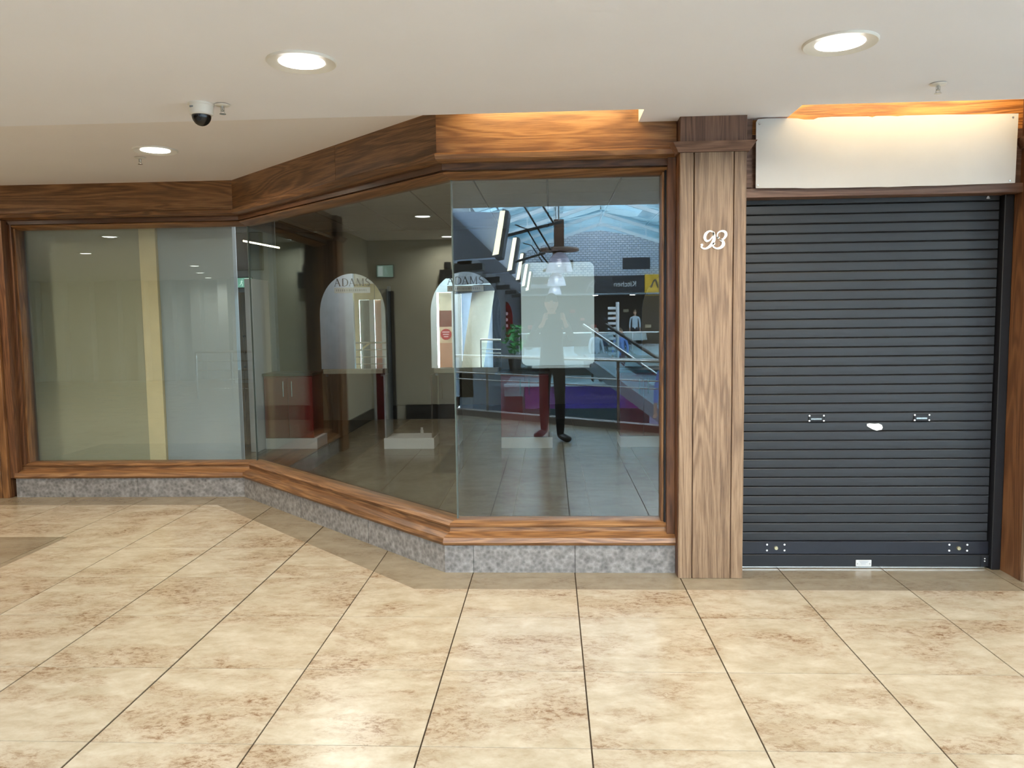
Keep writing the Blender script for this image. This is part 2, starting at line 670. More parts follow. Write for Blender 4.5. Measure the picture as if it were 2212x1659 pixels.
# ================================================================== STRUCTURE
FP = [(-4.66, 6.53), (-2.639, 6.53), (-0.639, 4.53), (0.712, 4.53)]      # line of the shopfront
T0X, T0Y, TT = 0.128, 2.6335, 0.6

# ---- floor with tiles
base = MB()
VOID = [(-1.9, -3.32), (-1.9, -15.6), (9, -15.6), (9, 2.26), (5.7, 2.26)]
inn, outp = cut([[(-20, -7), (9, -7), (9, 7), (-20, 7)]], VOID)
for p in outp:
    base.prism(p, -0.30, -0.0035)
floor = skind(base.build('floor', M['grout']), 'cream tiled mall floor with a tan border along the shopfront', 'floor')
DARK = [[(-20, 6.24), (-2.76, 6.24), (-2.639, 6.53), (-2.639, 6.95), (-20, 6.95)],
        [(-2.76, 6.24), (-0.775, 4.246), (-0.639, 4.53), (-2.639, 6.53)],
        [(-0.639, 4.53), (-0.775, 4.246), (9, 4.246), (9, 4.53)],
        [(-0.639, 4.53), (9, 4.53), (9, 4.9), (-0.639, 4.9)],
        [(-5.6, 3.9), (-3.42, 3.9), (-3.42, 5.284), (-5.6, 5.284)]]
SHOP = [[(-0.60, 4.57), (3.2, 4.70), (3.2, 13), (-2.60, 13), (-2.60, 6.57)],
        [(-2.60, 6.57), (-2.60, 13), (-5, 13), (-5, 6.57)]]
cells = []
for i in range(-26, 13):
    for j in range(-16, 8):
        x0, y0 = T0X + i * TT, T0Y + j * TT
        g, gy = (0.0045 if i in (-4, -3) else 0.003), 0.0016
        g2 = 0.0045 if i in (-4,) else 0.003
        cells.append(((x0 + .3, y0 + .3), [(x0 + g, y0 + gy), (x0 + TT - g2, y0 + gy), (x0 + TT - g2, y0 + TT - gy), (x0 + g, y0 + TT - gy)]))
def dist(c):
    x, y = c[0]
    front = 0 if (1.2 < y < 7 and abs(x + .2) < y * .72 + .5) else 4
    return math.hypot(x * .8, y - 2.5) + front
cells.sort(key=dist)
rest = MB()
cnt = 0
for c, cell in cells:
    polys = [cell]
    for cv in SHOP + [VOID]:
        # ensure CCW
        if sum((cv[(k + 1) % len(cv)][0] - cv[k][0]) * (cv[(k + 1) % len(cv)][1] + cv[k][1]) for k in range(len(cv))) > 0:
            cv = cv[::-1]
        _, polys = cut(polys, cv)
    if not polys or sum(parea(p) for p in polys) < 0.004:
        continue
    polys = [clip(p, (0, -7), (1, -7)) for p in polys]
    polys = [p for p in polys if len(p) > 2]
    lights, darks = polys, []
    for cv in DARK:
        ii, lights = cut(lights, cv)
        darks += ii
    for lst, mname, nm in ((lights, 'tile', 'tile'), (darks, 'tile_dark', 'border_tile')):
        if not lst or sum(parea(p) for p in lst) < 0.002:
            continue
        if cnt < 290:
            t = MB()
            for p in lst:
                t.prism(p, -0.0034, 0.0)
            t.build(nm, M[mname], floor)
            cnt += 1
        else:
            for p in lst:
                rest.prism(p, -0.0034, 0.0, 0 if mname == 'tile' else 1)
fr_ = rest.build('tile', [M['tile'], M['tile_dark']], floor)
fr_['kind'] = 'stuff'

# ---- ceilings over the walkway
cm = MB()
cm.box((-20, 1.55, 2.58), (9, 4.26, 2.95))
cm.box((-20, -7, 2.58), (-4.3, 1.55, 2.95))
cm.box((0.50, 4.26, 2.58), (1.315, 4.60, 2.95))
ceiling = skind(cm.build('ceiling', M['ceil']), 'smooth off-white plaster ceiling over the walkway', 'ceiling')
cm = MB()
cm.prism([(-20, 4.24), (-0.50, 4.24), (-0.50, 4.60), (-2.55, 6.68), (-2.55, 7.0), (-20, 7.0)], 2.67, 2.95)
skind(cm.build('ceiling', M['ceil2']), 'slightly higher ceiling strip above the slanted window, coloured darker for shade', 'ceiling')
cm = MB()
cm.box((-0.50, 4.24, 2.86), (9, 5.0, 2.95))
cm.box((-0.56, 4.26, 2.66), (-0.50, 4.55, 2.88))
skind(cm.build('ceiling', M['ceil']), 'plaster top of the light cove above the fascia', 'ceiling')

# ---- fascia boards (trim_1 left, trim_2 slanted, trim_3 front)
fasc_prof = [(0.0, 2.425), (0.0, 2.84), (0.10, 2.84), (0.10, 2.425)]
mould = [(-0.012, 2.435), (-0.022, 2.425), (-0.012, 2.400), (0.020, 2.388), (0.10, 2.388), (0.10, 2.435)]
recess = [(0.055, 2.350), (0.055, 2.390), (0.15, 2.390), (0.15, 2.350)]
head = [(0.075, 2.348), (0.060, 2.340), (0.075, 2.328), (0.105, 2.322), (0.125, 2.310), (0.19, 2.310), (0.19, 2.352), (0.075, 2.352)]
sill = [(-0.012, 0.168), (-0.020, 0.185), (-0.012, 0.212), (0.02, 0.222), (0.062, 0.232), (0.066, 0.262), (0.20, 0.262), (0.20, 0.168)]
bead = [(0.058, 0.258), (0.054, 0.270), (0.066, 0.280), (0.115, 0.288), (0.20, 0.288), (0.20, 0.258)]
segname = ['left', 'slanted', 'front']
wmat = ['w_fasc', 'w_fascd', 'w_fasc']
splits = [[0, 1], [0, .60, 1], [0, 1]]
for s_ in range(3):
    tr_ = struct('trim_%d' % (s_ + 1), (0, 0, 0), 'stained oak fascia above the %s shop window' % segname[s_], 'trim')
    for k in range(len(splits[s_]) - 1):
        b_ = MB(); sweep_seg(b_, FP, s_, fasc_prof, splits[s_][k] + (0.001 if k else 0), splits[s_][k + 1])
        b_.build('board', M[wmat[s_]], tr_)
    b_ = MB(); sweep_seg(b_, FP, s_, mould); b_.build('moulding', M[wmat[s_]], tr_)
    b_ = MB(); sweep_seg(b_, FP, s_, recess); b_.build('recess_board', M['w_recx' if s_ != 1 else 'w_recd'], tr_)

# ---- windows
gprof = [(0.150, 0.280), (0.150, 2.33), (0.158, 2.33), (0.158, 0.280)]
labels = ['left shop window with a sage board close behind its glass', 'slanted middle shop window with dark glass',
          'front shop window mirroring the bright atrium']
for s_ in range(3):
    w_ = struct('window_%d' % (s_ + 1), (0, 0, 0), labels[s_], 'window')
    b_ = MB(); sweep_seg(b_, FP, s_, gprof, 0.0008 if s_ else 0, 0.9992 if s_ < 2 else 1); b_.build('glass_pane', M['glass'], w_)
    b_ = MB(); sweep_seg(b_, FP, s_, sill); b_.build('sill', M[wmat[s_]], w_, True)
    b_ = MB(); sweep_seg(b_, FP, s_, bead); b_.build('glazing_bead', M[wmat[s_]], w_, True)
    b_ = MB(); sweep_seg(b_, FP, s_, head); b_.build('head_rail', M[wmat[s_]], w_, True)
    if s_ == 0:
        b_ = MB(); b_.box((-4.64, 6.59, 0.26), (-4.60, 6.74, 2.35)); b_.build('side_frame', M['w_vert'], w_)
        b_ = MB(); b_.box((-4.602, 6.62, 0.28), (-4.585, 6.70, 2.32)); b_.build('glazing_bead', M['w_fascz'], w_)
        b_ = MB(); b_.box((-4.70, 6.52, 0.17), (-4.635, 6.74, 2.38)); b_.build('side_frame', M['w_vert'], w_)
    if s_ == 2:
        b_ = MB(); b_.box((0.668, 4.56, 0.22), (0.712, 4.74, 2.39)); b_.build('side_frame', M['w_vert'], w_)
        b_ = MB(); b_.box((0.644, 4.62, 0.28), (0.658, 4.72, 2.32), bev=0.003); b_.build('glazing_bead', M['w_fascz'], w_)
        b_ = MB(); b_.box((0.657, 4.61, 0.27), (0.669, 4.73, 2.34)); b_.build('side_frame', M['black'], w_)

# polished glass edges at the two corners
for ci, lab in ((1, 'window_1'), (2, 'window_2')):
    a_ = offs(FP, .146)[ci]; b3 = offs(FP, .160)[ci]
    k = MB(); w3 = .0022
    k.prism([(a_.x - w3, a_.y), (a_.x + w3, a_.y), (b3.x + w3, b3.y), (b3.x - w3, b3.y)], .285, 2.325)
    k.build('glass_edge', M['gedge'], bpy.data.objects[lab])

# ---- granite plinth under the windows
bnames = ['baseboard_left', 'baseboard_slanted', 'baseboard_front']
bs = [[0, .535, 1], [0, .36, .7, 1], [0, .125, .568, 1]]
for s_ in range(3):
    p_ = struct(bnames[s_], (0, 0, 0), 'grey granite plinth under the %s shop window' % segname[s_], 'plinth')
    for k in range(len(bs[s_]) - 1):
        b_ = MB(); sweep_seg(b_, FP, s_, [(0, 0), (0, 0.168), (0.12, 0.168), (0.12, 0)], bs[s_][k] + (.0022 if k else 0), bs[s_][k + 1])
        b_.build('stone_panel', M['stone'], p_)

# ---- number 93 pillar
def pillar(x0, x1, y0, y1, label, mats, joints, capz=2.388, top=2.60, proud=0.045):
    t = thing('pillar', label, 'pillar', ((x0 + x1) / 2, (y0 + y1) / 2, 0))
    c_ = MB(); c_.box((x0 + .004, y0 + .012, 0), (x1 - .004, y1, top)); c_.build('core', M['w_pild'], t)
    xs = [x0] + joints + [x1]
    for k in range(len(xs) - 1):
        g = 0.0025
        c_ = MB(); c_.box((xs[k] + (g if k else 0), y0, 0), (xs[k + 1] - (g if k < len(xs) - 2 else 0), y0 + .03, capz), bev=0.002)
        c_.build('plank', M[mats[0]], t)
    for xx in (x0, x1):
        c_ = MB(); c_.box((xx - .002, y0 + .031, 0), (xx + .010, y1, capz)) if xx == x0 else c_.box((xx - .010, y0 + .031, 0), (xx + .002, y1, capz))
        c_.build('side_board', M[mats[1]], t)
    c_ = MB(); c_.box((x0, y0, capz + .05), (x1, y1, top), bev=0.002); c_.build('header', M[mats[2]], t)
    c_ = MB()
    a, b2 = capz, capz + .05
    c_.quads([(x0 - .012, y0 - .012, a), (x1 + .012, y0 - .012, a), (x1 + .012, y1, a), (x0 - .012, y1, a),
              (x0 - proud, y0 - proud, b2), (x1 + proud, y0 - proud, b2), (x1 + proud, y1, b2), (x0 - proud, y1, b2)],
             [(0, 3, 2, 1), (4, 5, 6, 7), (0, 1, 5, 4), (1, 2, 6, 5), (2, 3, 7, 6), (3, 0, 4, 7)])
    c_.build('cap', M[mats[3]], t)
    return t


pil = pillar(0.716, 1.077, 4.435, 4.80, 'worn oak pillar with white number 93 between window and roller shutter',
             ['w_pil', 'w_vert', 'w_pild', 'w_pildx'], [0.792, 1.008])
# the numerals, one mesh of pen strokes
nb = MB()
def m93(p, dpt):
    u = 1440 + p[0] / 8.295; v = 450 + p[1] / 8.295
    q = at(u, v, 4.4325)
    return (q.x, 4.4325 - dpt * 0.9 + 0.0, q.z)
ribbon(nb, [(850, 470), (815, 418), (760, 412), (705, 455), (683, 530), (712, 583), (770, 570), (825, 500), (845, 440)], [17, 26, 31, 50, 52, 40, 26, 19, 14], m93)
ribbon(nb, [(838, 420), (852, 500), (838, 590), (780, 675), (700, 722), (640, 712), (618, 680)], [28, 52, 61, 52, 31, 28, 35], m93)
ribbon(nb, [(612, 668), (632, 660), (652, 664)], [31, 54, 31], m93)
ribbon(nb, [(925, 528), (905, 490), (925, 435), (985, 408), (1045, 425), (1060, 480), (1020, 545), (955, 568)], [35, 19, 24, 31, 50, 54, 35, 17], m93)
ribbon(nb, [(950, 568), (1005, 590), (1015, 650), (965, 705), (890, 718), (838, 690), (830, 660)], [17, 47, 61, 47, 28, 28, 33], m93)
ribbon(nb, [(826, 650), (846, 636), (868, 640)], [26, 50, 28], m93)
ribbon(nb, [(908, 516), (928, 524), (944, 516)], [24, 40, 24], m93)
o = nb.build('number', M['numw'], pil)
o['label'] = 'white italic numerals 93'

pillar(-4.95, -4.70, 6.49, 6.90, 'dark oak pillar at the far left end of the shopfront', ['w_post', 'w_vert', 'w_pild', 'w_pildx'], [-4.89, -4.76], top=2.68)
pillar(2.60, 2.98, 4.385, 4.95, 'oak pillar closing the right end beside the shutter', ['w_pil', 'w_vert', 'w_pild', 'w_pildx'], [2.68, 2.90], top=2.87)

# ---- bay above the shutter: trim_4
t4 = struct('trim_4', (1.8, 4.6, 2.1), 'orange oak beam and lintel round the blank sign above the shutter', 'trim')
b_ = MB(); b_.box((1.08, 4.56, 2.50), (2.60, 4.66, 2.86)); b_.build('beam', M['w_orange'], t4)
b_ = MB(); b_.box((1.08, 4.555, 2.205), (2.60, 4.66, 2.498)); b_.build('backing_board', M['w_pildx'], t4)
b_ = MB(); b_.box((1.08, 4.53, 2.150), (2.60, 4.70, 2.203), bev=0.003); b_.build('lintel', M['w_pildx'], t4)
b_ = MB(); b_.box((1.08, 4.53, 2.206), (1.128, 4.555, 2.58)); b_.build('side_board', M['w_pildx'], t4)

# ---- blank white sign board
sb = MB()
top = [(1.140, 2.556), (1.15, 2.570), (1.20, 2.574), (1.30, 2.572), (1.365, 2.569), (1.40, 2.562), (1.45, 2.561), (1.475, 2.570), (1.55, 2.573), (1.745, 2.570), (1.765, 2.565), (1.785, 2.571),
       (1.86, 2.570), (1.90, 2.567), (1.94, 2.570), (2.16, 2.569), (2.30, 2.566), (2.541, 2.565)]
bot = [(2.537, 2.196), (2.44, 2.194), (2.30, 2.193), (2.16, 2.190), (2.0, 2.191), (1.86, 2.188), (1.80, 2.190), (1.60, 2.190), (1.42, 2.191), (1.36, 2.194), (1.142, 2.198)]
sb.prism_y(top + bot, 4.497, 4.503)
sign = tag(sb.build('sign_board', M['white']), 'blank white sign board with chipped edges above the roller shutter', 'sign')
for x, z in ((1.158, 2.545), (1.153, 2.213), (2.512, 2.545), (2.508, 2.208)):
    k = MB(); k.tube([(x, 4.4975, z), (x, 4.494, z)], [0.006, 0.005], 10); k.build('screw', M['steel'], sign)
for x in (1.3, 1.85, 2.4):
    for z in (2.3, 2.5):
        k = MB(); k.box((x - .02, 4.503, z - .02), (x + .02, 4.556, z + .02)); k.build('spacer', M['w_pildx'], sign)

# ---- roller shutter
sh = thing('roller_shutter', 'anthracite slatted roller shutter closed beside the number pillar', 'shutter', (1.84, 4.64, 0))
z = 0.160
pitch = 0.0545
for k in range(37):
    z0 = z + k * pitch
    if z0 > 2.15:
        break
    s_ = MB()
    pr = [(4.646, 0.0008), (4.6395, 0.0025), (4.6375, 0.0065), (4.6372, 0.026), (4.6378, 0.048), (4.6405, 0.0520), (4.646, 0.0534), (4.652, 0.0534), (4.652, 0.0008)]
    s_.loft([[(1.078, y, z0 + h) for y, h in pr], [(2.535, y, z0 + h) for y, h in pr]])
    s_.build('slat', M['shutter'], sh)
s_ = MB(); s_.box((1.078, 4.655, 0.0), (2.6, 4.665, 2.2)); s_.build('backing', M['black'], sh)
s_ = MB(); s_.box((1.08, 4.632, 0.082), (2.545, 4.652, 0.159), bev=0.003); s_.build('bottom_rail', M['shutter_rail'], sh)
s_ = MB(); s_.box((1.08, 4.628, 0.010), (2.56, 4.652, 0.080), bev=0.003); s_.build('bottom_bar', M['black'], sh)
s_ = MB(); s_.box((1.11, 4.620, 0.004), (2.52, 4.65, 0.012)); s_.build('seal_strip', M['steel'], sh)
s_ = MB(); s_.box((2.545, 4.60, 0.0), (2.598, 4.66, 2.15), bev=0.004); s_.build('guide_rail', M['black'], sh)
s_ = MB(); s_.box((1.078, 4.61, 0.0), (1.090, 4.65, 2.15)); s_.build('guide_rail', M['black'], sh)
for x in (1.542, 2.141):
    s_ = MB(); s_.box((x - .045, 4.630, 0.872), (x + .045, 4.6378, 0.912), bev=0.002)
    hh = s_.build('pull_handle', M['black'], sh)
    s_ = MB(); s_.box((x - .033, 4.6265, 0.884), (x + .028, 4.6302, 0.893)); s_.build('grip', M['steel'], hh)
    for dx in (-.041, .041):
        for dz in (0.877, 0.907):
            s_ = MB(); s_.tube([(x + dx, 4.631, dz), (x + dx, 4.6275, dz)], [0.006, .004], 10); s_.build('rivet', M['steel_w'], hh)
for x in (1.3195, 2.372):
    s_ = MB(); s_.tube([(x, 4.633, 0.120), (x, 4.622, 0.120)], [0.012, .010], 14); lk = s_.build('lock', M['brass'], sh)
    for dx in (-.052, .050):
        for dz in (0.105, 0.140):
            s_ = MB(); s_.tube([(x + dx, 4.633, dz), (x + dx, 4.629, dz)], [0.0065, .005], 10); s_.build('rivet', M['steel_w'], lk)
for x in (1.105, 2.520):
    s_ = MB(); s_.box((x - .02, 4.625, 0.012), (x + .02, 4.629, 0.078)); q = s_.build('end_cap', M['black'], sh)
    for dz in (.045, .060):
        s_ = MB(); s_.tube([(x, 4.626, dz), (x, 4.622, dz)], .004, 8); s_.build('rivet', M['steel_w'], q)
s_ = MB(); s_.box((1.782, 4.622, 0.012), (1.872, 4.628, 0.050), bev=0.001); q = s_.build('rating_plate', M['white'], sh)
q['label'] = 'small white maker plate'
for x in (1.790, 1.862):
    s_ = MB(); s_.tube([(x, 4.623, .028), (x, 4.6205, .028)], .003, 8); s_.build('rivet', M['steel'], q)
for zz, xa, xb in ((.042, 1.80, 1.855), (.034, 1.805, 1.85), (.026, 1.81, 1.84)):
    s_ = MB(); s_.box((xa, 4.6214, zz), (xb, 4.622, zz + .002)); s_.build('print_line', M['greyw'], q)
s_ = MB()
pts = [(-.045, .018), (-.03, .022), (0, .019), (.022, .021), (.04, .012), (.046, -.003), (.040, -.016), (.025, -.018), (.012, -.022), (-.01, -.014), (-.03, -.003), (-.044, .006)]
s_.prism_y([(1.876 + a, 0.838 + b2) for a, b2 in pts], 4.634, 4.6372)
pp = tag(s_.build('paper_scrap', M['paper']), 'torn scrap of white paper stuck on the shutter slats', 'paper')
s_ = MB(); s_.tube([(2.452, 4.60, 2.128), (2.452, 4.60, 2.142)], [0.010, .004], 10)
s_.build('top_stop', M['steel_w'], sh)

# ---- ceiling lights
def downlight(x, y, z, label, r=0.115, power=48, col=WARM, group=None):
    t = thing('ceiling_light', label, 'light', (x, y, z), group)
    k = MB(); k.lathe([(r * .80, -0.002), (r * 1.05, -0.006), (r * 1.22, -0.010), (r * 1.26, -0.004), (r * 1.26, 0.0)], (x, y, z), 40, cap=False)
    k.build('trim_ring', M['whitep'], t, True)
    k = MB(); k.lathe([(r * .82, -0.004), (r * .6, -0.0075), (0.001, -0.009)], (x, y, z), 40, cap=False); k.build('diffuser', M['lamp'], t, True)
    area_light('lamp', (x, y, z - 0.014), r * 1.5, power, col, parent=t, spread=160)
    return t


downlight(-1.030, 3.345, 2.58, 'round recessed ceiling light, the biggest, left of centre above the walkway')
downlight(1.168, 3.315, 2.58, 'round recessed ceiling light near the right end above the sign board')
downlight(-2.675, 5.34, 2.67, 'round recessed ceiling light farthest back beside a sprinkler')
gl_ = 'downlights further along the walkway'
glab = ['first downlight left of the far left pillar, reflected high in the slanted window', 'second downlight by the recess end wall, reflected beside the glass corner',
        'upper of the two downlights reflected in the sage board window', 'lower of the two downlights reflected in the sage board window',
        'downlight reflected near the top of the white partition, the first of its row', 'downlight reflected over the white partition, in the middle of its row',
        'downlight reflected over the white partition, the last of its row', 'downlight over the walkway just left of the sage board reflections',
        'downlight deep in the left gallery nearer the atrium', 'downlight deep in the corridor on the atrium side', 'downlight beyond the right end of the shutter']
for i, (x, y, z) in enumerate([(-4.95, 5.56, 2.67), (-7.20, 5.57, 2.67), (-5.50, 3.67, 2.58), (-7.15, 1.46, 2.58), (-6.83, -1.57, 2.58), (-7.68, -3.7, 2.58), (-8.39, -5.7, 2.58),
                               (-8.0, 3.4, 2.58), (-10.5, 1.2, 2.58), (-10.5, 3.0, 2.58), (3.6, 3.3, 2.58)]):
    downlight(x, y, z, glab[i], 0.10, 26, (1, .90, .74), gl_)


def sprinkler(x, y, z, label):
    t = thing('sprinkler', label, 'sprinkler', (x, y, z))
    k = MB(); k.lathe([(0.038, -.003), (0.034, -.007), (0.012, -.010), (0.0, -.010)], (x, y, z), 20, cap=False); k.build('cover_plate', M['whitep'], t, True)
    k = MB(); k.lathe([(0.006, -.010), (0.005, -.026), (0.007, -.028), (0.007, -.034), (0.0, -.034)], (x, y, z), 12, cap=False); k.build('nozzle', M['steel'], t)
    k = MB(); k.box((x - .010, y - .001, z - .046), (x - .008, y + .001, z - .012)); k.box((x + .008, y - .001, z - .046), (x + .010, y + .001, z - .012)); k.build('yoke', M['steel'], t)
    k = MB(); k.lathe([(0.016, -.046), (0.016, -.048)], (x, y, z), 16); k.build('deflector', M['steel'], t)


sprinkler(-1.625, 3.95, 2.58, 'small ceiling sprinkler right beside the dome camera')
sprinkler(1.845, 3.93, 2.58, 'small ceiling sprinkler above the right end of the sign board')
sprinkler(-2.90, 5.56, 2.67, 'small ceiling sprinkler behind the farthest ceiling light')

# ---- dome camera
x, y, z = -1.725, 3.93, 2.58
dc = thing('dome_camera', 'white ceiling security camera with a black dome', 'camera', (x, y, z))
k = MB(); k.lathe([(0.062, 0), (0.062, -.008), (0.058, -.012), (0.058, -.045), (0.053, -.055), (0.046, -.058), (0.0, -.058)], (x, y, z), 36, cap=False); k.build('housing', M['whitep'], dc, True)
k = MB(); k.lathe([(0.047 * math.cos(a), -.056 - .052 * math.sin(a)) for a in [i * PI / 2 / 10 for i in range(11)]], (x, y, z), 36, cap=False)
k.build('dome', plain('smoked_dome', (16, 16, 18), 0.08), dc, True)
k = MB(); k.tube([(x + .002, y - .02, z - .075), (x + .004, y - .042, z - .082)], [.014, .012], 14); k.build('lens', M['black'], dc)
k = MB(); k.box((x - .034, y - .0555, z - .028), (x - .010, y - .045, z - .021)); k.build('vent_slot', M['greyw'], dc)

# ---- cove light strips
for (xa, xb, lab, pw_) in ((-0.50, 0.50, 'warm light strip hidden in the cove over the front window', 5), (1.33, 2.58, 'warm light strip hidden in the cove over the sign board', 6)):
    k = MB(); k.box((xa + .03, 4.275, 2.72), (xb - .03, 4.30, 2.735))
    ls = tag(k.build('light_strip', M['led']), lab, 'light')
    area_light('lamp', ((xa + xb) / 2, 4.31, 2.74), xb - xa - .1, pw_, (1.0, .73, .34), (0, .8, -.6), 'RECTANGLE', 0.02, parent=ls)

# ================================================================== SHOP INTERIOR
SX0, SX1, SY1, SZ = -4.75, 3.1, 11.6, 2.80
b_ = MB(); b_.prism([(-0.55, 4.66), (3.1, 4.72), (3.1, 11.7), (-2.6, 11.7), (-2.6, 6.70)], -0.2, -0.0035)
b_.prism([(-2.6, 6.64), (-2.6, 11.7), (-4.75, 11.7), (-4.75, 6.64)], -0.2, -0.0035)
fl2 = skind(b_.build('floor', M['grout']), 'dull grey-brown tiled floor inside the empty shop', 'floor')
st_ = 0
INS = [[(-0.52, 4.66), (3.1, 4.72), (3.1, 11.6), (-2.58, 11.6), (-2.58, 6.70)], [(-2.58, 6.70), (-2.58, 11.6), (-4.7, 11.6), (-4.7, 6.70)]]
for i in range(-9, 6):
    for j in range(3, 16):
        x0, y0 = T0X + i * TT + 0.17, T0Y + j * TT - .1
        g = 0.003
        cell = [(x0 + g, y0 + g), (x0 + TT - g, y0 + g), (x0 + TT - g, y0 + TT - g), (x0 + g, y0 + TT - g)]
        ps = []
        for cv in INS:
            ii, _ = cut([cell], cv)
            ps += ii
        if ps and sum(parea(p) for p in ps) > .01:
            k = MB()
            for p in ps:
                k.prism(p, -0.0034, 0)
            k.build('tile', M['tile_in'], fl2)
# shop ceiling, lay-in panels
b_ = MB(); b_.prism([(-0.45, 4.70), (3.1, 4.72), (3.1, 11.7), (-4.75, 11.7), (-4.75, 6.70), (-2.5, 6.70)], SZ + .012, SZ + .1)
cl2 = skind(b_.build('ceiling', plain('grid_grey', (110, 108, 100), 0.7)), 'suspended panel ceiling inside the shop', 'ceiling')
cpm = plain('ceiling_panel_grey', (205, 203, 196), 0.8, var=0.03)
TC = 0.7
for i in range(-8, 6):
    for j in range(0, 11):
        x0, y0 = -0.02 + i * TC, 4.2 + j * TC
        cell = [(x0 + .01, y0 + .008), (x0 + TC - .01, y0 + .008), (x0 + TC - .01, y0 + TC - .008), (x0 + .01, y0 + TC - .008)]
        ps = []
        for cv in INS:
            ii, _ = cut([cell], cv)
            ps += ii
        if ps and sum(parea(p) for p in ps) > .01:
            k = MB()
            for p in ps:
                k.prism(p, SZ, SZ + .012)
            k.build('panel', cpm, cl2)
# unseen fill panels added in the shop ceiling to brighten the interior
for lx, ly, pw_, lab in ((-2.1, 7.6, 20, 'unseen fill light added in the shop ceiling above the slanted window side'), (1.9, 6.2, 2, 'unseen fill light added in the shop ceiling behind the pillar')):
    t = thing('added_fill_panel', lab, 'light', (lx, ly, 2.79))
    k = MB(); k.box((lx - .29, ly - .29, 2.786), (lx + .29, ly + .29, 2.80)); k.build('diffuser', M['lamp_dim'], t)
    area_light('lamp', (lx, ly, 2.775), .55, pw_, (.92, .96, 1.0), shape='SQUARE', parent=t)
# walls
b_ = MB(); b_.box((-4.75, 11.6, 0), (3.1, 11.75, 2.9)); wb = skind(b_.build('wall_back', M['olive']), 'olive back wall of the shop', 'wall')
b_ = MB(); b_.box((3.1, 4.66, 0), (3.2, 11.75, 2.9)); skind(b_.build('wall_right', M['olive']), 'right wall inside the shop', 'wall')
b_ = MB(); b_.box((-4.85, 6.9, 0), (-4.75, 11.75, 2.9)); skind(b_.build('wall_left', M['olive']), 'left wall inside the shop', 'wall')
b_ = MB(); b_.box((1.08, 4.67, 0), (3.1, 4.72, 2.9)); b_.box((-0.5, 4.66, 2.40), (1.1, 4.72, 2.9))
skind(b_.build('wall_front', M['olive']), 'inner face of the wall behind the shutter', 'wall')
b_ = MB(); b_.box((-2.4, 11.57, 0), (3.1, 11.60, 0.22)); skind(b_.build('baseboard_back', plain('dark_skirting', (38, 36, 34), .5)), 'dark skirting along the back wall', 'skirting')
b_ = MB(); b_.box((-4.70, 6.92, 0), (-3.655, 6.99, 2.80)); skind(b_.build('wall_partition', M['film']), 'sage board wall close behind the left window', 'wall')
b_ = MB(); b_.box((-3.65, 6.90, 0), (-3.50, 7.02, 2.80)); skind(b_.build('wall_partition_post', M['cream']), 'cream post at the end of the sage board', 'post')
b_ = MB(); b_.box((-3.495, 6.93, 0), (-2.815, 7.0, 2.80)); pw_ob = skind(b_.build('wall_partition_white', glassmat('frosted_partition', 0.04, (0.9, 0.95, 0.97), rough=0.05, milky=0.97, milk=(0.52, 0.58, 0.63))), 'bluish white partition beside the cream post', 'wall')
k = MB(); k.box((-3.495, 7.001, 0), (-2.815, 7.012, 2.80)); k.build('brightening_sheet', plain('brightening_sheet_white', (214, 226, 240), .6), pw_ob)  # pale sheet added to make the partition's back look brighter in the mirror
b_ = MB(); b_.box((-4.75, 9.40, 0), (-3.33, 9.5, 2.80)); skind(b_.build('wall_inner', M['greyw']), 'blue-grey inner wall carrying the dark screen', 'wall')
b_ = MB(); b_.box((-2.60, 11.54, 0), (-2.40, 11.60, 1.95)); q = b_.build('door_1', M['black']); skind(q, 'narrow black doorway in the back wall', 'door')
k = MB(); k.box((-2.64, 11.53, 0), (-2.60, 11.60, 1.99)); k.build('door_frame', M['greyw'], q)
k = MB(); k.box((-2.40, 11.53, 0), (-2.36, 11.60, 1.99)); k.build('door_frame', M['greyw'], q)
# brown boarded door on inner wall
q = struct('door_2', (-3.7, 9.4, 0), 'brown boarded door under the exit sign', 'door')
for k_ in range(2):
    k = MB(); k.box((-3.87 + k_ * .14, 9.375, 0), (-3.733 + k_ * .14, 9.40, 1.85), bev=.003); k.build('board', M['doorwood'], q)
for zz in (.95, 1.12, 1.32):
    k = MB(); k.tube([(-3.71, 9.375, zz), (-3.71, 9.35, zz)], [.016, .012], 12); k.build('knob', M['black'], q)
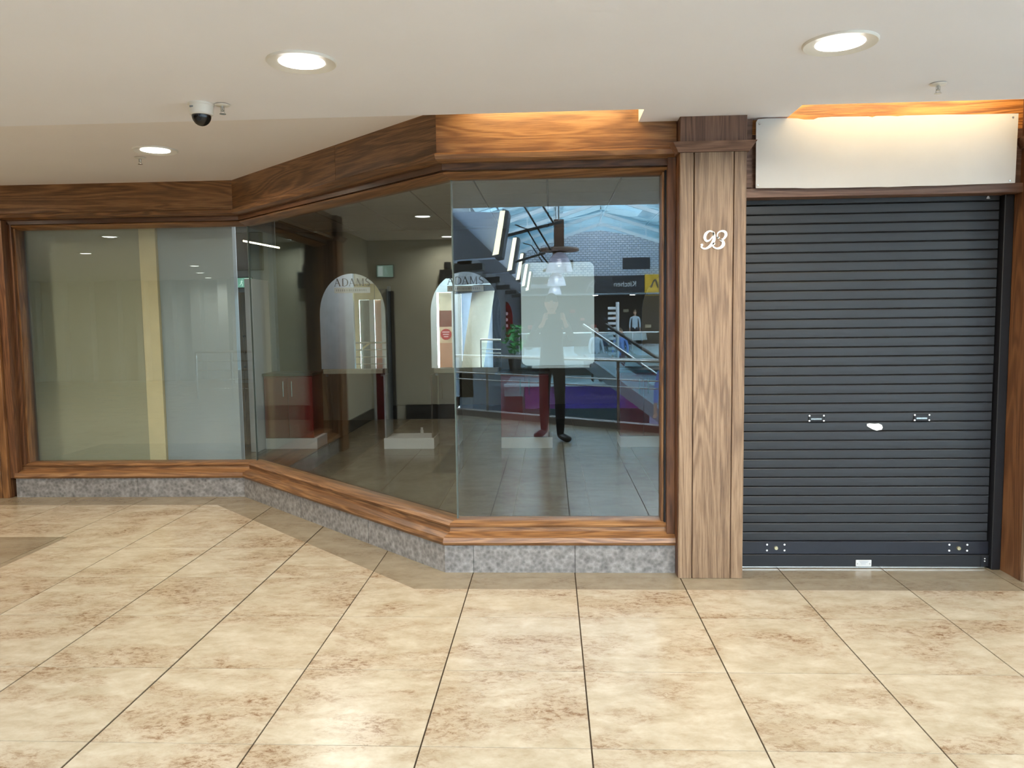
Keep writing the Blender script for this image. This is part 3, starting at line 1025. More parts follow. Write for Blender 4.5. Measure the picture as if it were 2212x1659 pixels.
# exit signs
def exit_sign(c, w, hgt, label, normal='y', flip=1):
    t = thing('exit_sign', label, 'sign', c)
    cx_, cy_, cz_ = c
    def P(a, bb, dd):
        return (cx_ + a, cy_ - dd, cz_ + bb) if normal == 'y' else (cx_ + dd * flip, cy_ + a, cz_ + bb)
    def bx(a0, b0, a1, b1, d0, d1, nm, mt):
        k = MB(); k.box(P(a0, b0, d0), P(a1, b1, d1)); k.build(nm, mt, t)
    bx(-w / 2, 0, w / 2, hgt, 0, .03, 'case', M['black'])
    bx(-w / 2 + .008, .008, w / 2 - .008, hgt - .008, .03, .033, 'face', emit('exit_green_lit', (0.02, .35, .22), 0.9))
    ew = emit('exit_white_lit', (.8, 1, .9), 1.2)
    k = MB()
    k.box(P(w * .12, hgt * .12, .033), P(w * .40, hgt * .88, .036)); k.build('doorway', ew, t)
    k = MB()
    mf = lambda p, d: P(p[0] * w, p[1] * hgt, .034 + d)
    ribbon(k, [(-.02, .80), (.0, .84), (.02, .80)], .06 * w, mf, 3)
    ribbon(k, [(-.02, .68), (-.06, .45)], .06 * w, mf, 3)
    ribbon(k, [(-.06, .45), (.02, .35), (-.02, .15)], .035 * w, mf, 3)
    ribbon(k, [(-.06, .45), (-.12, .30), (-.20, .28)], .035 * w, mf, 3)
    ribbon(k, [(-.03, .66), (.05, .55)], .03 * w, mf, 3)
    ribbon(k, [(-.03, .66), (-.12, .58)], .03 * w, mf, 3)
    k.build('running_figure', ew, t)
    return t


exit_sign((-3.70, 9.39, 1.90), .24, .13, 'green running-man exit sign above the brown boarded door, standing in for a reflection')  # set indoors in place of a sign mirrored in the left pane
# dark screen
t = thing('wall_screen', 'dark wall screen high on the blue-grey inner wall', 'screen', (-3.64, 9.39, 2.1))
k = MB(); k.box((-3.85, 9.33, 2.11), (-3.44, 9.40, 2.56), bev=.006); k.build('casing', M['black'], t)
k = MB(); k.box((-3.83, 9.326, 2.13), (-3.46, 9.33, 2.54)); k.build('display', plain('dark_glass', (36, 32, 36), .2), t)
# glowing bar added in place of a yellow reflection in the slanted pane
k = MB(); k.loft([[(-3.13, y_, z_ + 2.312) for y_, z_ in ((7.98, 0), (8.0, 0), (8.0, .016), (7.98, .016))], [(-2.76, y_, z_ + 2.236) for y_, z_ in ((7.98, 0), (8.0, 0), (8.0, .016), (7.98, .016))]]); q = tag(k.build('light_strip', M['led']), 'thin glowing bar added for a warm reflection in the slanted window', 'light')
for xx in (-3.08, -2.80):
    k = MB(); k.tube([(xx, 7.99, 2.25 + (-2.80 - xx) * .2), (xx, 7.99, 2.80)], .003, 6); k.build('hanger', M['steel'], q)
# white upright panel beside red cabinet
k = MB(); k.box((-3.46, 8.80, 0), (-3.37, 9.32, 1.98), bev=.004); tag(k.build('end_panel', M['white']), 'tall white end panel beside the first red cabinet', 'panel')

# stations: cabinets
def cabinet(x0, x1, y0, label, body, open_=False, handles=True, dep=.42, hgt=.86):
    t = thing('cabinet', label, 'cabinet', ((x0 + x1) / 2, y0 + dep / 2, 0), 'barber cabinets')
    k = MB(); k.box((x0, y0, 0), (x1, y0 + dep, .125), bev=.002); k.build('plinth', M['white'], t)
    if open_:
        for xx in (x0 + .01, x1 - .028):
            k = MB(); k.box((xx, y0 + .02, .127), (xx + .018, y0 + dep, hgt)); k.build('side_panel', M['darkbrown'] if xx > x0 + .1 else M['greyw'], t)
        return t
    k = MB(); k.box((x0, y0 + .02, .127), (x1 - .04, y0 + dep, hgt)); k.build('body', M['darkred'], t)
    xm = (x0 + x1 - .04) / 2
    for a, bq, hx in ((x0 + .003, xm - .002, xm - .05), (xm + .002, x1 - .043, xm + .05)):
        k = MB(); k.box((a, y0 + .002, .135), (bq, y0 + .02, hgt - .02), bev=.002); d_ = k.build('door', body, t)
        k = MB(); k.tube([(hx, y0 - .012, hgt - .24), (hx, y0 - .012, hgt - .06)], .006, 8)
        k.tube([(hx, y0 - .012, hgt - .22), (hx, y0 + .004, hgt - .22)], .004, 6); k.tube([(hx, y0 - .012, hgt - .08), (hx, y0 + .004, hgt - .08)], .004, 6)
        k.build('handle', M['steel'], d_)
    k = MB(); k.box((x0 - .01, y0 - .01, hgt), (x1 - .03, y0 + dep, hgt + .03), bev=.003); k.build('worktop', M['darkbrown'], t)
    return t


cabinet(-3.36, -2.745, 9.0, 'gloss red cabinet on a white plinth, leftmost, beside the white end panel', M['red'])
cabinet(-1.945, -1.36, 8.95, 'bare white plinth with open side panels between the two arched mirrors', M['red'], open_=True)
cabinet(-0.582, 0.01, 8.97, 'gloss red cabinet on a white plinth seen beside the reflected legs', M['red'])
cabinet(0.785, 1.36, 9.0, 'gloss red cabinet on a white plinth at the right edge of the front window', M['red'])
k = MB(); k.box((-1.33, 9.22, 0), (-1.10, 9.6, .86)); q = tag(k.build('side_cabinet', M['darkbrown']), 'narrow dark brown cupboard right of the bare plinth', 'cabinet')
k = MB(); k.tube([(-1.29, 9.205, .56), (-1.29, 9.205, .76)], .006, 8); k.tube([(-1.29, 9.205, .58), (-1.29, 9.22, .58)], .004, 6); k.tube([(-1.29, 9.205, .74), (-1.29, 9.22, .74)], .004, 6); k.build('handle', M['steel'], q)
k = MB(); k.lathe([(.022, 0), (.022, .05), (.016, .06), (.016, .085), (0, .088)], (-1.70, 10.15, 0), 14, cap=False)
tag(k.build('floor_bottle', M['whitep'], None, True), 'small white bottle left standing on the shop floor', 'bottle')

# arched mirrors
def letter(mb, ch, x, z, s, mf):
    def S(pts, w):
        ribbon(mb, [(x + a * s, z + b3 * s) for a, b3 in pts], [ww * s for ww in w] if isinstance(w, list) else w * s, mf, 6)
    def L_(a, b3, w):
        ribbon(mb, [(x + a[0] * s, z + a[1] * s), (x + b3[0] * s, z + b3[1] * s)], w * s, mf, 1)
    if ch == 'A':
        L_((.08, 0), (.42, 1), .06); L_((.40, 1), (.78, 0), .15); L_((.2, .36), (.62, .36), .05); L_((0, .02), (.2, .02), .04); L_((.64, .02), (.92, .02), .04)
        return 1.0
    if ch == 'D':
        L_((.16, 0), (.16, 1), .15); S([(.1, .98), (.45, .98), (.74, .78), (.80, .5), (.74, .22), (.45, .02), (.1, .02)], [.05, .06, .11, .15, .11, .06, .05])
        return .95
    if ch == 'M':
        L_((.12, 0), (.14, 1), .06); L_((.14, 1), (.52, .05), .14); L_((.52, .05), (.88, 1), .06); L_((.90, 0), (.90, 1), .15); L_((.02, .02), (.24, .02), .04); L_((.76, .02), (1.04, .02), .04)
        return 1.15
    if ch == 'S':
        S([(.60, .78), (.50, .95), (.30, .98), (.14, .82), (.20, .62), (.46, .46), (.62, .28), (.52, .06), (.28, .01), (.10, .10), (.07, .26)], [.05, .06, .08, .12, .14, .16, .14, .10, .07, .06, .05])
        return .72


def arch_mirror(x0, x1, zb, zt, y, label, text=True):
    y += 0.02
    t = thing('arched_mirror', label, 'mirror', ((x0 + x1) / 2, y, zb), 'arched mirrors')
    xc, hw = (x0 + x1) / 2, (x1 - x0) / 2
    spring = zb + (zt - zb) * .56
    pts = [(x0, zb), (x1, zb)]
    for i in range(25):
        a = PI * i / 24
        pts.append((xc + hw * math.cos(a), spring + (zt - spring) * math.sin(a) ** .92))
    k = MB(); k.prism_y(pts, y + .002, y + .012); k.build('backing', M['greyw'], t)
    k = MB(); k.prism_y([(xc + (p[0] - xc) * .995, p[1] * .9985 + .002) for p in pts], y, y + .002); k.build('mirror_glass', M['mirror'], t)
    if text:
        k = MB(); mf = lambda p, d: (p[0], y - .0005 - d * .3, p[1])
        cx_ = xc - .205
        sc_ = .088
        for ch in 'ADAMS':
            cx_ += letter(k, ch, cx_, zt - .145, sc_, mf) * sc_
        k.build('lettering', plain('grey_lettering', (104, 106, 106), .6), t)['label'] = 'grey serif word ADAMS'
        k = MB(); k.box((xc - .205, y - .002, zt - .225), (xc + .215, y - .0005, zt - .160)); bq = k.build('caption_bar', plain('caption_grey', (196, 198, 190), .7), t)
        k = MB()
        random.seed(3)
        xx = xc - .18
        while xx < xc + .18:
            w_ = random.uniform(.006, .016)
            k.box((xx, y - .003, zt - .205), (xx + w_, y - .002, zt - .18)); xx += w_ + .012
        k.build('caption_print', plain('caption_dark', (150, 150, 144), .7), bq)
    # ledge under the mirror, fixed back to the cabinets
    k = MB(); k.box((x0 + .036, y - .06, zb - .055), (x1 - .036, y + .10, zb - .002), bev=.004); k.build('ledge', plain('ledge_grey', (120, 116, 100), .5), t)
    for xx in (x0 + .04, x1 - .08):
        k = MB(); k.box((xx, y + .02, zb - .09), (xx + .03, y + .05, zb - .05)); k.build('bracket', M['greyw'], t)
    return t


arch_mirror(-2.688, -1.915, .93, 2.036, 9.06, 'arched mirror lettered ADAMS behind the slanted window, the left one')
arch_mirror(-1.390, -0.575, .93, 2.036, 9.06, 'arched mirror lettered ADAMS right behind the corner of the glass')
arch_mirror(1.085, 1.88, .90, 2.02, 9.46, 'arched mirror cut off by the right frame of the front window', False)

# acrylic poster holder behind front pane
t = thing('poster_holder', 'pale milky poster holder with rounded corners hung inside the front window', 'poster holder', (0.04, 4.74, 1.2))
x0, x1, z0, z1, rr = -0.176, 0.259, 1.212, 1.824, .035
pts = []
for cx_, cz_, a0 in ((x1 - rr, z0 + rr, -90), (x1 - rr, z1 - rr, 0), (x0 + rr, z1 - rr, 90), (x0 + rr, z0 + rr, 180)):
    for i in range(7):
        a = R(a0 + i * 15); pts.append((cx_ + rr * math.cos(a), cz_ + rr * math.sin(a)))
k = MB(); k.prism_y(pts, 4.722, 4.728); k.build('acrylic_sheet', M['holder'], t)
for xx in (x0 + .008, x1 - .015):
    k = MB(); k.tube([(xx, 4.700, z0 - .003), (xx, 4.735, z0 - .003)], .013, 14); k.build('clip', M['black'], t)
for xx in (x0 + .05, x1 - .05):
    k = MB(); k.tube([(xx, 4.692, z1 - .03), (xx, 4.722, z1 - .03)], [.016, .006], 14); k.build('suction_cup', M['holder'], t)
k = MB(); k.box((x0 + .06, 4.70, z0 - .016), (x1 - .03, 4.73, z0 - .001), bev=.002); k.build('lower_rail', M['greyw'], t)
# tiny sign on second mirror region
# ================================================================== MALL BEHIND THE PHOTOGRAPHER
# left corridor wall (reflected in the slanted window)
b_ = MB(); b_.box((-7.8, 6.82, 0), (-4.95, 6.95, 2.67)); skind(b_.build('wall_corridor', M['mallwall']), 'pale wall left of the shopfront along the recess', 'wall')
b_ = MB(); b_.box((-7.6, 6.79, 0), (-4.95, 6.82, .16)); skind(b_.build('baseboard_corridor', M['dskirt']), 'dark skirting of the pale recess wall', 'skirting')
b_ = MB(); b_.box((-7.8, 4.3, 0), (-7.6, 6.82, 2.67)); skind(b_.build('wall_recess_end', M['mallwall']), 'pale end wall of the recess with the exit sign', 'wall')
b_ = MB(); b_.box((-7.6, 4.3, 0), (-7.57, 6.30, .22)); skind(b_.build('baseboard_recess_end', M['dskirt']), 'dark skirting of the recess end wall', 'skirting')
b_ = MB(); b_.box((-20, 4.3, 0), (-7.8, 4.5, 2.58)); skind(b_.build('wall_gallery', M['mallwall']), 'pale wall closing the far left gallery', 'wall')
q = struct('door_3', (-7.6, 6.6, 0), 'narrow dark red door in a pale frame beside a black opening', 'door')
for y0_, y1_, z1_, mt, nm in ((6.60, 6.74, .92, 'darkred', 'leaf'), (6.575, 6.60, .95, 'whitep', 'frame_post'), (6.74, 6.765, .95, 'whitep', 'frame_post'), (6.44, 6.53, 1.92, 'black', 'opening'), (6.53, 6.555, 1.95, 'greyw', 'frame_post')):
    k = MB(); k.box((-7.6, y0_, 0), (-7.57, y1_, z1_)); k.build(nm, M[mt], q)
b_ = MB(); b_.box((-20.2, -7, 0), (-20, 7, 2.7)); skind(b_.build('wall_far_left', M['greyw']), 'grey end wall of the corridor', 'wall')
b_ = MB(); b_.box((3.0, 4.42, 0), (9, 4.9, 2.7)); skind(b_.build('wall_right_shops', M['mallwall']), 'pale wall right of the shutter', 'wall')
b_ = MB(); b_.box((-4.3, 1.55, 2.95), (9, 1.75, 7.2)); b_.box((-4.3, 1.549, 2.58), (9, 1.551, 2.95)); skind(b_.build('wall_atrium_front', M['white_wall']), 'wall above the walkway ceiling on the atrium side', 'wall')
exit_sign((-7.598, 6.56, 2.12), .26, .19, 'green running-man exit sign on the recess end wall, reflected above the left arched mirror', 'x', 1)
t = thing('wall_speaker', 'small black wall box high on the recess end wall', 'box', (-7.6, 5.62, 2.0))
k = MB(); k.box((-7.6, 5.50, 1.98), (-7.50, 5.74, 2.22), bev=.005); k.build('casing', M['black'], t)
k = MB(); k.tube([(-7.55, 5.62, 2.24), (-7.55, 5.62, 2.33)], .05, 12); k.build('bracket', M['black'], t)
# shops on the left side, facing us
b_ = MB(); b_.box((-20, -6.9, 0), (-7.6, -6.6, 2.7)); skind(b_.build('wall_left_shops', M['white_wall']), 'white pilastered wall across the walkway', 'wall')
for i in range(9):
    x_ = -13.5 + i * .72
    k = MB(); k.box((x_, -6.6, 0), (x_ + .26, -6.35, 2.58), bev=.01); skind(k.build('wall_pilaster', M['white_wall']), 'white pilaster on the far left wall', 'pilaster')
b_ = MB(); b_.box((-7.6, -5.75, 0), (-6.0, -5.5, 2.7)); b_.box((-7.75, -6.9, 0), (-7.6, -5.5, 2.7)); skind(b_.build('wall_pale', M['white_wall']), 'plain pale blue-white wall beside the cream shopfront', 'wall')
sf = struct('wall_cream_shopfront', (-5, -5.6, 0), 'cream framed shopfront across the walkway', 'wall')
def sfb(x0_, x1_, z0_, z1_, y0_, y1_, mt, nm):
    k = MB(); k.box((x0_, y0_, z0_), (x1_, y1_, z1_)); return k.build(nm, mt, sf)
sfb(-6.0, -4.2, 2.1, 2.7, -5.65, -5.5, M['cream'], 'fascia')
for xa, xb, mt in ((-6.0, -5.82, 'cream'), (-5.48, -5.36, 'white'), (-5.12, -4.98, 'white'), (-4.62, -4.2, 'white_wall')):
    sfb(xa, xb, 0, 2.1, -5.66, -5.5, M[mt], 'mullion')
sfb(-5.82, -5.48, 0, 2.1, -5.72, -5.70, M['greyw'], 'panel'); sfb(-5.36, -5.12, 0, 2.1, -5.72, -5.70, plain('pink_display', (214, 176, 160), .6), 'panel')
sfb(-4.98, -4.62, 0, 2.1, -5.72, -5.70, plain('umber_display', (96, 84, 70), .6), 'panel')
# white shopfront with red display
sf = struct('wall_white_shopfront', (-3, -5.6, 0), 'white framed shopfront with a red display', 'wall')
sfb(-4.2, -1.5, 2.3, 4.9, -5.8, -5.5, M['white_wall'], 'fascia')
for xa, xb in ((-4.2, -3.45), (-2.98, -2.7), (-1.75, -1.5)):
    sfb(xa, xb, 0, 2.3, -5.66, -5.5, M['white'], 'mullion')
sfb(-3.45, -2.98, 0, .75, -6.2, -6.1, plain('terracotta_floor', (188, 130, 100), .5), 'panel')
sfb(-3.45, -2.98, .75, 1.25, -6.2, -6.1, plain('beige_display', (214, 186, 150), .5), 'panel')
sfb(-3.45, -2.98, 1.25, 1.75, -6.2, -6.1, plain('maroon_display', (110, 40, 34), .5), 'panel')
sfb(-3.45, -2.98, 1.75, 2.3, -6.2, -6.1, plain('sand_display', (226, 206, 176), .5), 'panel')
sfb(-2.7, -1.75, 0, 2.3, -5.70, -5.68, M['paleblue'], 'panel')
k = MB(); k.tube([(-3.22, -5.95, 1.02), (-3.22, -5.93, 1.02)], .17, 28); q = tag(k.build('round_sign', M['redsign']), 'small round red sign in the white shopfront, seen in the arched mirror', 'sign')
k = MB()
for i, zz in enumerate((1.09, 1.02, .95)):
    k.box((-3.33 + .02 * i, -5.928, zz - .014), (-3.11 - .02 * i, -5.925, zz + .014))
k.build('print', M['redsign'] if False else plain('sign_pink', (240, 190, 190), .5), q)

# slanting column under the nearest canopy
k = MB()
rings = []
for z_ in (0, .8, 1.6, 2.44):
    cx_ = -2.27 + 0.16 * z_
    rings.append([(cx_ + .32 * math.cos(2 * PI * j / 20), -4.3 + .25 * math.sin(2 * PI * j / 20), z_) for j in range(20)])
k.loft(rings)
tag(k.build('slanting_column', plain('pale_column', (206, 196, 180), .6), None, True), 'pale slanting column rising under the nearest grey canopy', 'column')

# balustrade along the void
BAL = [(-1.86, -3.27), (5.6, 2.18)]
A, B = Vector(BAL[0]), Vector(BAL[1])
dr = (B - A).normalized(); nr = Vector((-dr.y, dr.x))
ba = thing('balustrade', 'glass balustrade with steel rails along the atrium edge', 'balustrade', (A.x, A.y, 0))
def slab(p, q, w0, w1, z0_, z1_, nm, mt):
    k = MB()
    k.prism([tuple(p + nr * w0), tuple(q + nr * w0), tuple(q + nr * w1), tuple(p + nr * w1)], z0_, z1_)
    return k.build(nm, mt, ba)
slab(A, B, 0.0, .16, 0, .09, 'kerb', plain('brown_kerb', (112, 100, 90), .5))
Lb = (B - A).length
npost = 8
for i in range(npost + 1):
    p = A + dr * (Lb * i / npost) + nr * .08
    k = MB(); k.box((p.x - .018, p.y - .018, .09), (p.x + .018, p.y + .018, .90)); k.build('post', M['steel'], ba)
    if i < npost:
        a_ = A + dr * (Lb * i / npost + .04); b3 = A + dr * (Lb * (i + 1) / npost - .04)
        slab(a_, b3, .074, .086, .12, .84, 'glass_panel', M['glass2'])
for zz, rr in ((.92, .026), (.66, .012), (.56, .010)):
    k = MB(); a_ = A + nr * .08; b3 = B + nr * .08; k.tube([(a_.x, a_.y, zz), (b3.x, b3.y, zz)], rr, 12); k.build('handrail' if zz > .9 else 'rail', M['steel'], ba)
# stair rail nearer the left
sr = thing('stair_railing', 'cream steel stair railing with a sloping handrail left of the balustrade', 'railing', (-5, -1.6, 0))
for x_ in (-6.9, -6.2, -5.5, -4.8, -4.1):
    k = MB(); k.tube([(x_, -1.6, 0), (x_, -1.6, .92)], .02, 8); k.build('post', M['steel'], sr)
for zz in (.92, .74, .56, .38, .2):
    k = MB(); k.tube([(-6.9, -1.6, zz), (-4.1, -1.6, zz)], .024 if zz > .9 else .012, 8); k.build('rail', M['steel'], sr)
k = MB(); k.tube([(-5.5, -1.7, .25), (-4.6, -1.7, .92)], .024, 8); k.build('sloping_handrail', M['cream'], sr)

# left atrium wall with shops
b_ = MB(); b_.box((-1.75, -31, -4), (-1.5, -5.5, 2.7)); b_.box((-4.3, -31, 2.7), (-2.6, -5.5, 5.2))
skind(b_.build('wall_atrium_left', M['darkwall']), 'charcoal side wall of the atrium', 'wall')
for i, D in enumerate((13.2, 17.6, 21.9, 26.2, 30.5)):
    y_ = 9.36 - D
    zs, xs_ = .09, .07
    def cp(pts):
        return [(a_ + (xs_ if a_ > -2.6 else 0), b4 + zs) for a_, b4 in pts]
    t = thing('canopy', ['nearest', 'second', 'third', 'fourth', 'farthest'][i] + ' grey shop canopy with a warm lit edge on the atrium side', 'canopy', (-1.7, y_, 2.4), 'shop canopies')
    k = MB(); k.prism_y(cp([(-2.7, 2.38), (-0.98, 2.46), (-0.84, 3.15), (-2.7, 3.24)]), y_ - 0.9, y_); k.build('body', M['paleblue'], t)
    k = MB(); k.prism_y(cp([(-2.7, 2.33), (-0.96, 2.42), (-1.04, 2.50), (-2.0, 3.44), (-2.7, 3.5)]), y_, y_ + .12); k.build('front_panel', M['darkgrey'], t)
    k = MB(); k.prism_y(cp([(-0.98, 2.40), (-0.87, 2.42), (-0.74, 3.16), (-0.84, 3.20)]), y_ - 0.6, y_ + .10); k.build('edge_frame', M['darkwall'], t)
    k = MB(); k.prism_y(cp([(-1.02, 2.44), (-0.92, 2.46), (-0.80, 3.16), (-0.88, 3.16), (-1.0, 2.52)]), y_ + .121, y_ + .15); k.build('light_strip', M['led'], t)
    k = MB(); k.prism_y(cp([(-2.7, 2.10), (-1.2, 2.22), (-1.2, 2.33), (-2.7, 2.24)]), y_ - .5, y_ + .02); k.build('lower_trim', M['black'], t)
p = rp(1092, 692, 26.5)
t = thing('round_sign', 'large round red shop sign beside the charcoal wall', 'sign', (p.x, p.y, p.z - .64))
k = MB()
rg = []
for dd in (-.02, .02):
    rg.append([(p.x + .26 * math.cos(2 * PI * j / 32), p.y + dd + .3 * math.cos(2 * PI * j / 32), p.z + .64 * math.sin(2 * PI * j / 32)) for j in range(32)])
k.loft(rg); k.build('disc', M['redsign'], t)
k = MB()
for zz in (.22, .02, -.18):
    k.box((p.x - .10, p.y + .06, p.z + zz - .05), (p.x + .10, p.y + .12, p.z + zz + .05))
k.build('print', plain('sign_pink', (240, 190, 190), .5), t)
# planter
p = rp(1106, 745, 22)
p.x = -1.02
t = thing('potted_plant', 'leafy green plant in a dark pot by the atrium wall', 'plant', (p.x, p.y, 0))
k = MB(); k.lathe([(.14, -.3), (.2, .15), (.17, .16), (0, .15)], (p.x, p.y, 0.3), 16, cap=False); k.build('pot', M['black'], t)
k = MB()
random.seed(5)
for i in range(90):
    c_ = Vector((p.x + random.gauss(0, .14), p.y + random.gauss(0, .14), .55 + random.uniform(0, .75)))
    d1 = Vector((random.uniform(-1, 1), random.uniform(-1, 1), random.uniform(-.2, 1))).normalized() * .11
    d2 = d1.cross(Vector((random.uniform(-1, 1), random.uniform(-1, 1), .3))).normalized() * .04
    k.poly([c_ - d1, c_ + d2, c_ + d1, c_ - d2])
k.build('foliage', M['leaf'], t)['kind'] = 'stuff'
k = MB(); k.tube([(p.x, p.y, .4), (p.x, p.y, 1.2)], .015, 6); k.build('stem', M['leaf'], t)

# far gallery
b_ = MB(); b_.box((-1.5, -31, -.35), (9, -20, 0)); skind(b_.build('floor', plain('pale_gallery_floor', (150, 160, 160), .3)), 'pale floor of the opposite gallery', 'floor')
b_ = MB(); b_.box((-1.5, -20, -1.0), (9, -15.6, -.68)); skind(b_.build('floor', plain('grey_landing', (120, 140, 146), .3)), 'grey lower landing behind the purple banner', 'floor')
b_ = MB(); b_.box((-4, -31, -4.2), (9, -1, -4.0)); skind(b_.build('floor', plain('lower_floor', (190, 190, 188), .4)), 'pale lower mall floor below the atrium', 'floor')
b_ = MB(); b_.box((9, -31, -4), (9.2, 4.5, 5.2)); skind(b_.build('wall_atrium_right', M['white_wall']), 'right side wall of the atrium', 'wall')
# brick gable wall
mm, nt, b = mat('pale_patterned_brick')
geo = N(nt, 'ShaderNodeNewGeometry'); mp = N(nt, 'ShaderNodeMapping'); mp.inputs['Rotation'].default_value = (R(-90), 0, 0)
nt.links.new(geo.outputs['Position'], mp.inputs['Vector'])
br = N(nt, 'ShaderNodeTexBrick', _Scale=1.0)
br.inputs['Color1'].default_value = lin((240, 238, 234)); br.inputs['Color2'].default_value = lin((208, 212, 220)); br.inputs['Mortar'].default_value = lin((128, 138, 156))
br.inputs['Mortar Size'].default_value = .022; br.inputs['Brick Width'].default_value = .22; br.inputs['Row Height'].default_value = .11
nt.links.new(mp.outputs[0], br.inputs['Vector']); nt.links.new(br.outputs[0], b.inputs['Base Color']); b.inputs['Roughness'].default_value = .8
b_ = MB()
arch = [(-1.9, 3.5), (7.2, 3.5), (7.2, 4.6), (5.6, 5.05), (4.2, 5.5), (2.5, 5.8), (1.0, 5.65), (-.3, 5.25), (-1.9, 4.7)]
b_.prism_y(arch, -31.0, -30.6)
gw = skind(b_.build('wall_gable', mm), 'pale brick gable wall across the atrium', 'wall')
for xa, xb, za, zb in ((3.62, 4.98, 3.86, 4.42), (0.55, 1.15, 3.8, 4.35)):
    k = MB(); k.box((xa, -30.6, za), (xb, -30.56, zb)); k.build('louvre_panel', M['navy'], gw)
b_ = MB(); b_.box((-4, -31.4, -4), (9, -31.0, 8)); skind(b_.build('wall_atrium_far', M['roofblue']), 'pale blue end wall under the atrium roof', 'wall')
# far shops
t = thing('shop_sign', 'long black shop sign reading Kitchen across the atrium', 'sign', (1.5, -30.5, 2.65))
k = MB(); k.box((-1.5, -30.6, 2.62), (4.66, -30.4, 3.52)); k.build('sign_panel', M['navy'], t)
def text(s, loc, size, mt, parent, rotz=PI, nm='lettering', ext=.01):
    cu = bpy.data.curves.new(nm, 'FONT'); cu.body = s; cu.size = size; cu.extrude = ext; cu.align_x = 'CENTER'
    o_ = bpy.data.objects.new(nm, cu)
    o_.rotation_euler = (R(90), 0, rotz); C.objects.link(o_); o_.location = loc
    bpy.context.view_layer.update()
    dg = bpy.context.evaluated_depsgraph_get()
    me = bpy.data.meshes.new_from_object(o_.evaluated_get(dg)); me.materials.clear(); me.materials.append(mt)
    bpy.data.objects.remove(o_)
    o2 = bpy.data.objects.new(nm, me); C.objects.link(o2); o2.rotation_euler = (R(90), 0, rotz); o2.parent = parent; o2.location = Vector(loc) - Vector(parent.location)
    return o2
text('Kitchen', (3.72, -30.38, 2.98), .37, M['whitep'], t)
k = MB(); k.box((-1.3, -30.399, 2.95), (0.5, -30.385, 3.15)); k.build('print', plain('sign_grey', (130, 130, 136), .5), t)
mf = lambda q_, d: (q_[0], -30.39 + d, q_[1])
k = MB(); ribbon(k, [(1.8, 2.75), (1.95, 3.1), (2.2, 3.3), (2.1, 3.0), (1.9, 3.1)], .07, mf, 6); k.build('emblem', plain('sign_grey', (130, 130, 136), .5), t)
t = thing('shop_sign', 'yellow shop sign beside the black Kitchen sign', 'sign', (5.8, -30.5, 2.5))
k = MB(); k.box((4.70, -30.6, 2.50), (8.9, -30.4, 3.56)); k.build('sign_panel', M['yellow'], t)
k = MB(); ribbon(k, [(5.0, 2.9), (5.2, 3.3), (5.35, 2.9)], .07, mf, 4); ribbon(k, [(5.5, 2.9), (5.6, 3.2), (5.8, 2.95), (5.9, 3.25)], .06, mf, 4); k.build('print', M['navy'], t)
b_ = MB(); b_.box((-1.5, -30.98, 0), (9, -30.9, 2.62)); skind(b_.build('wall_shop_back', plain('dark_shop', (40, 30, 32), .6, var=.5, scale=1.2)), 'dark interior of the shops across the atrium', 'wall')
random.seed(11)
cols = [('brick red', (150, 40, 36)), ('orange', (206, 120, 50)), ('brown', (90, 60, 50)), ('cream', (200, 180, 150)), ('slate blue', (60, 70, 90)), ('salmon', (190, 90, 76))]
spots = [(c_, h_) for h_ in (0, 1, 2) for c_ in range(6)]
random.shuffle(spots)
for i, (ci, hi) in enumerate(spots):
    x_ = -1.2 + i * .55 + random.uniform(-.1, .1); zz = (.9, 1.3, 1.7)[hi]; w_ = random.uniform(.15, .38); hh_ = random.uniform(.14, .3)
    k = MB(); k.box((x_, -30.9, zz), (x_ + w_, -30.7, zz + hh_), bev=.02)
    tag(k.build('display_box', plain('display_%d' % ci, cols[ci][1], .5)), cols[ci][0] + ' display box on the ' + ('lowest', 'middle', 'top')[hi] + ' row of the dark shop wall across the atrium', 'box', 'display boxes across the atrium')
for i, x_ in enumerate((0.1, 2.2, 4.0, 5.9)):
    k = MB(); k.lathe([(.13, 0), (.13, -.03), (0, -.03)], (x_, -29.6, 2.55), 16, cap=False)
    tag(k.build('far_lamp', M['lamp_dim']), 'small round lamp across the atrium under the ' + ['left end of the Kitchen sign', 'middle of the Kitchen sign', 'right end of the Kitchen sign', 'yellow sign'][i], 'light', 'lamps across the atrium')
b_ = MB(); b_.box((-1.5, -30.9, 2.55), (9, -29.0, 2.62)); skind(b_.build('ceiling', M['greyw']), 'low soffit in front of the shops across the atrium', 'ceiling')
# tables and chairs-like counters across
for i, (u, v) in enumerate(((1372, 707), (1300, 712))):
    p = rp(u, v, 36)
    t = thing('cafe_table', ['cafe table under a white cloth across the atrium', 'cafe table nearer the poster holder across the atrium'][i], 'table', (p.x, p.y, 0))
    k = MB(); k.lathe([(.55, 0.42), (.5, .72), (.46, .75), (0, .75)], (p.x, p.y, 0), 20, cap=False); k.build('tablecloth', M['white'], t, True)
    k = MB(); k.tube([(p.x, p.y, 0), (p.x, p.y, .7)], .04, 8); k.build('leg', M['steel'], t)
# gallery railing far
t = thing('gallery_railing', 'pale glass railing edging the opposite gallery', 'railing', (3, -20, 0))
k = MB(); k.box((-1.4, -20.02, 0.05), (8.9, -20.0, .85)); k.build('glass_panel', M['glass2'], t)
k = MB(); k.tube([(-1.4, -20.01, .9), (8.9, -20.01, .9)], .03, 8); k.build('handrail', M['steel'], t)
for i in range(8):
    k = MB(); k.box((-1.2 + i * 1.4, -20.04, 0), (-1.16 + i * 1.4, -19.98, .9)); k.build('post', M['steel'], t)
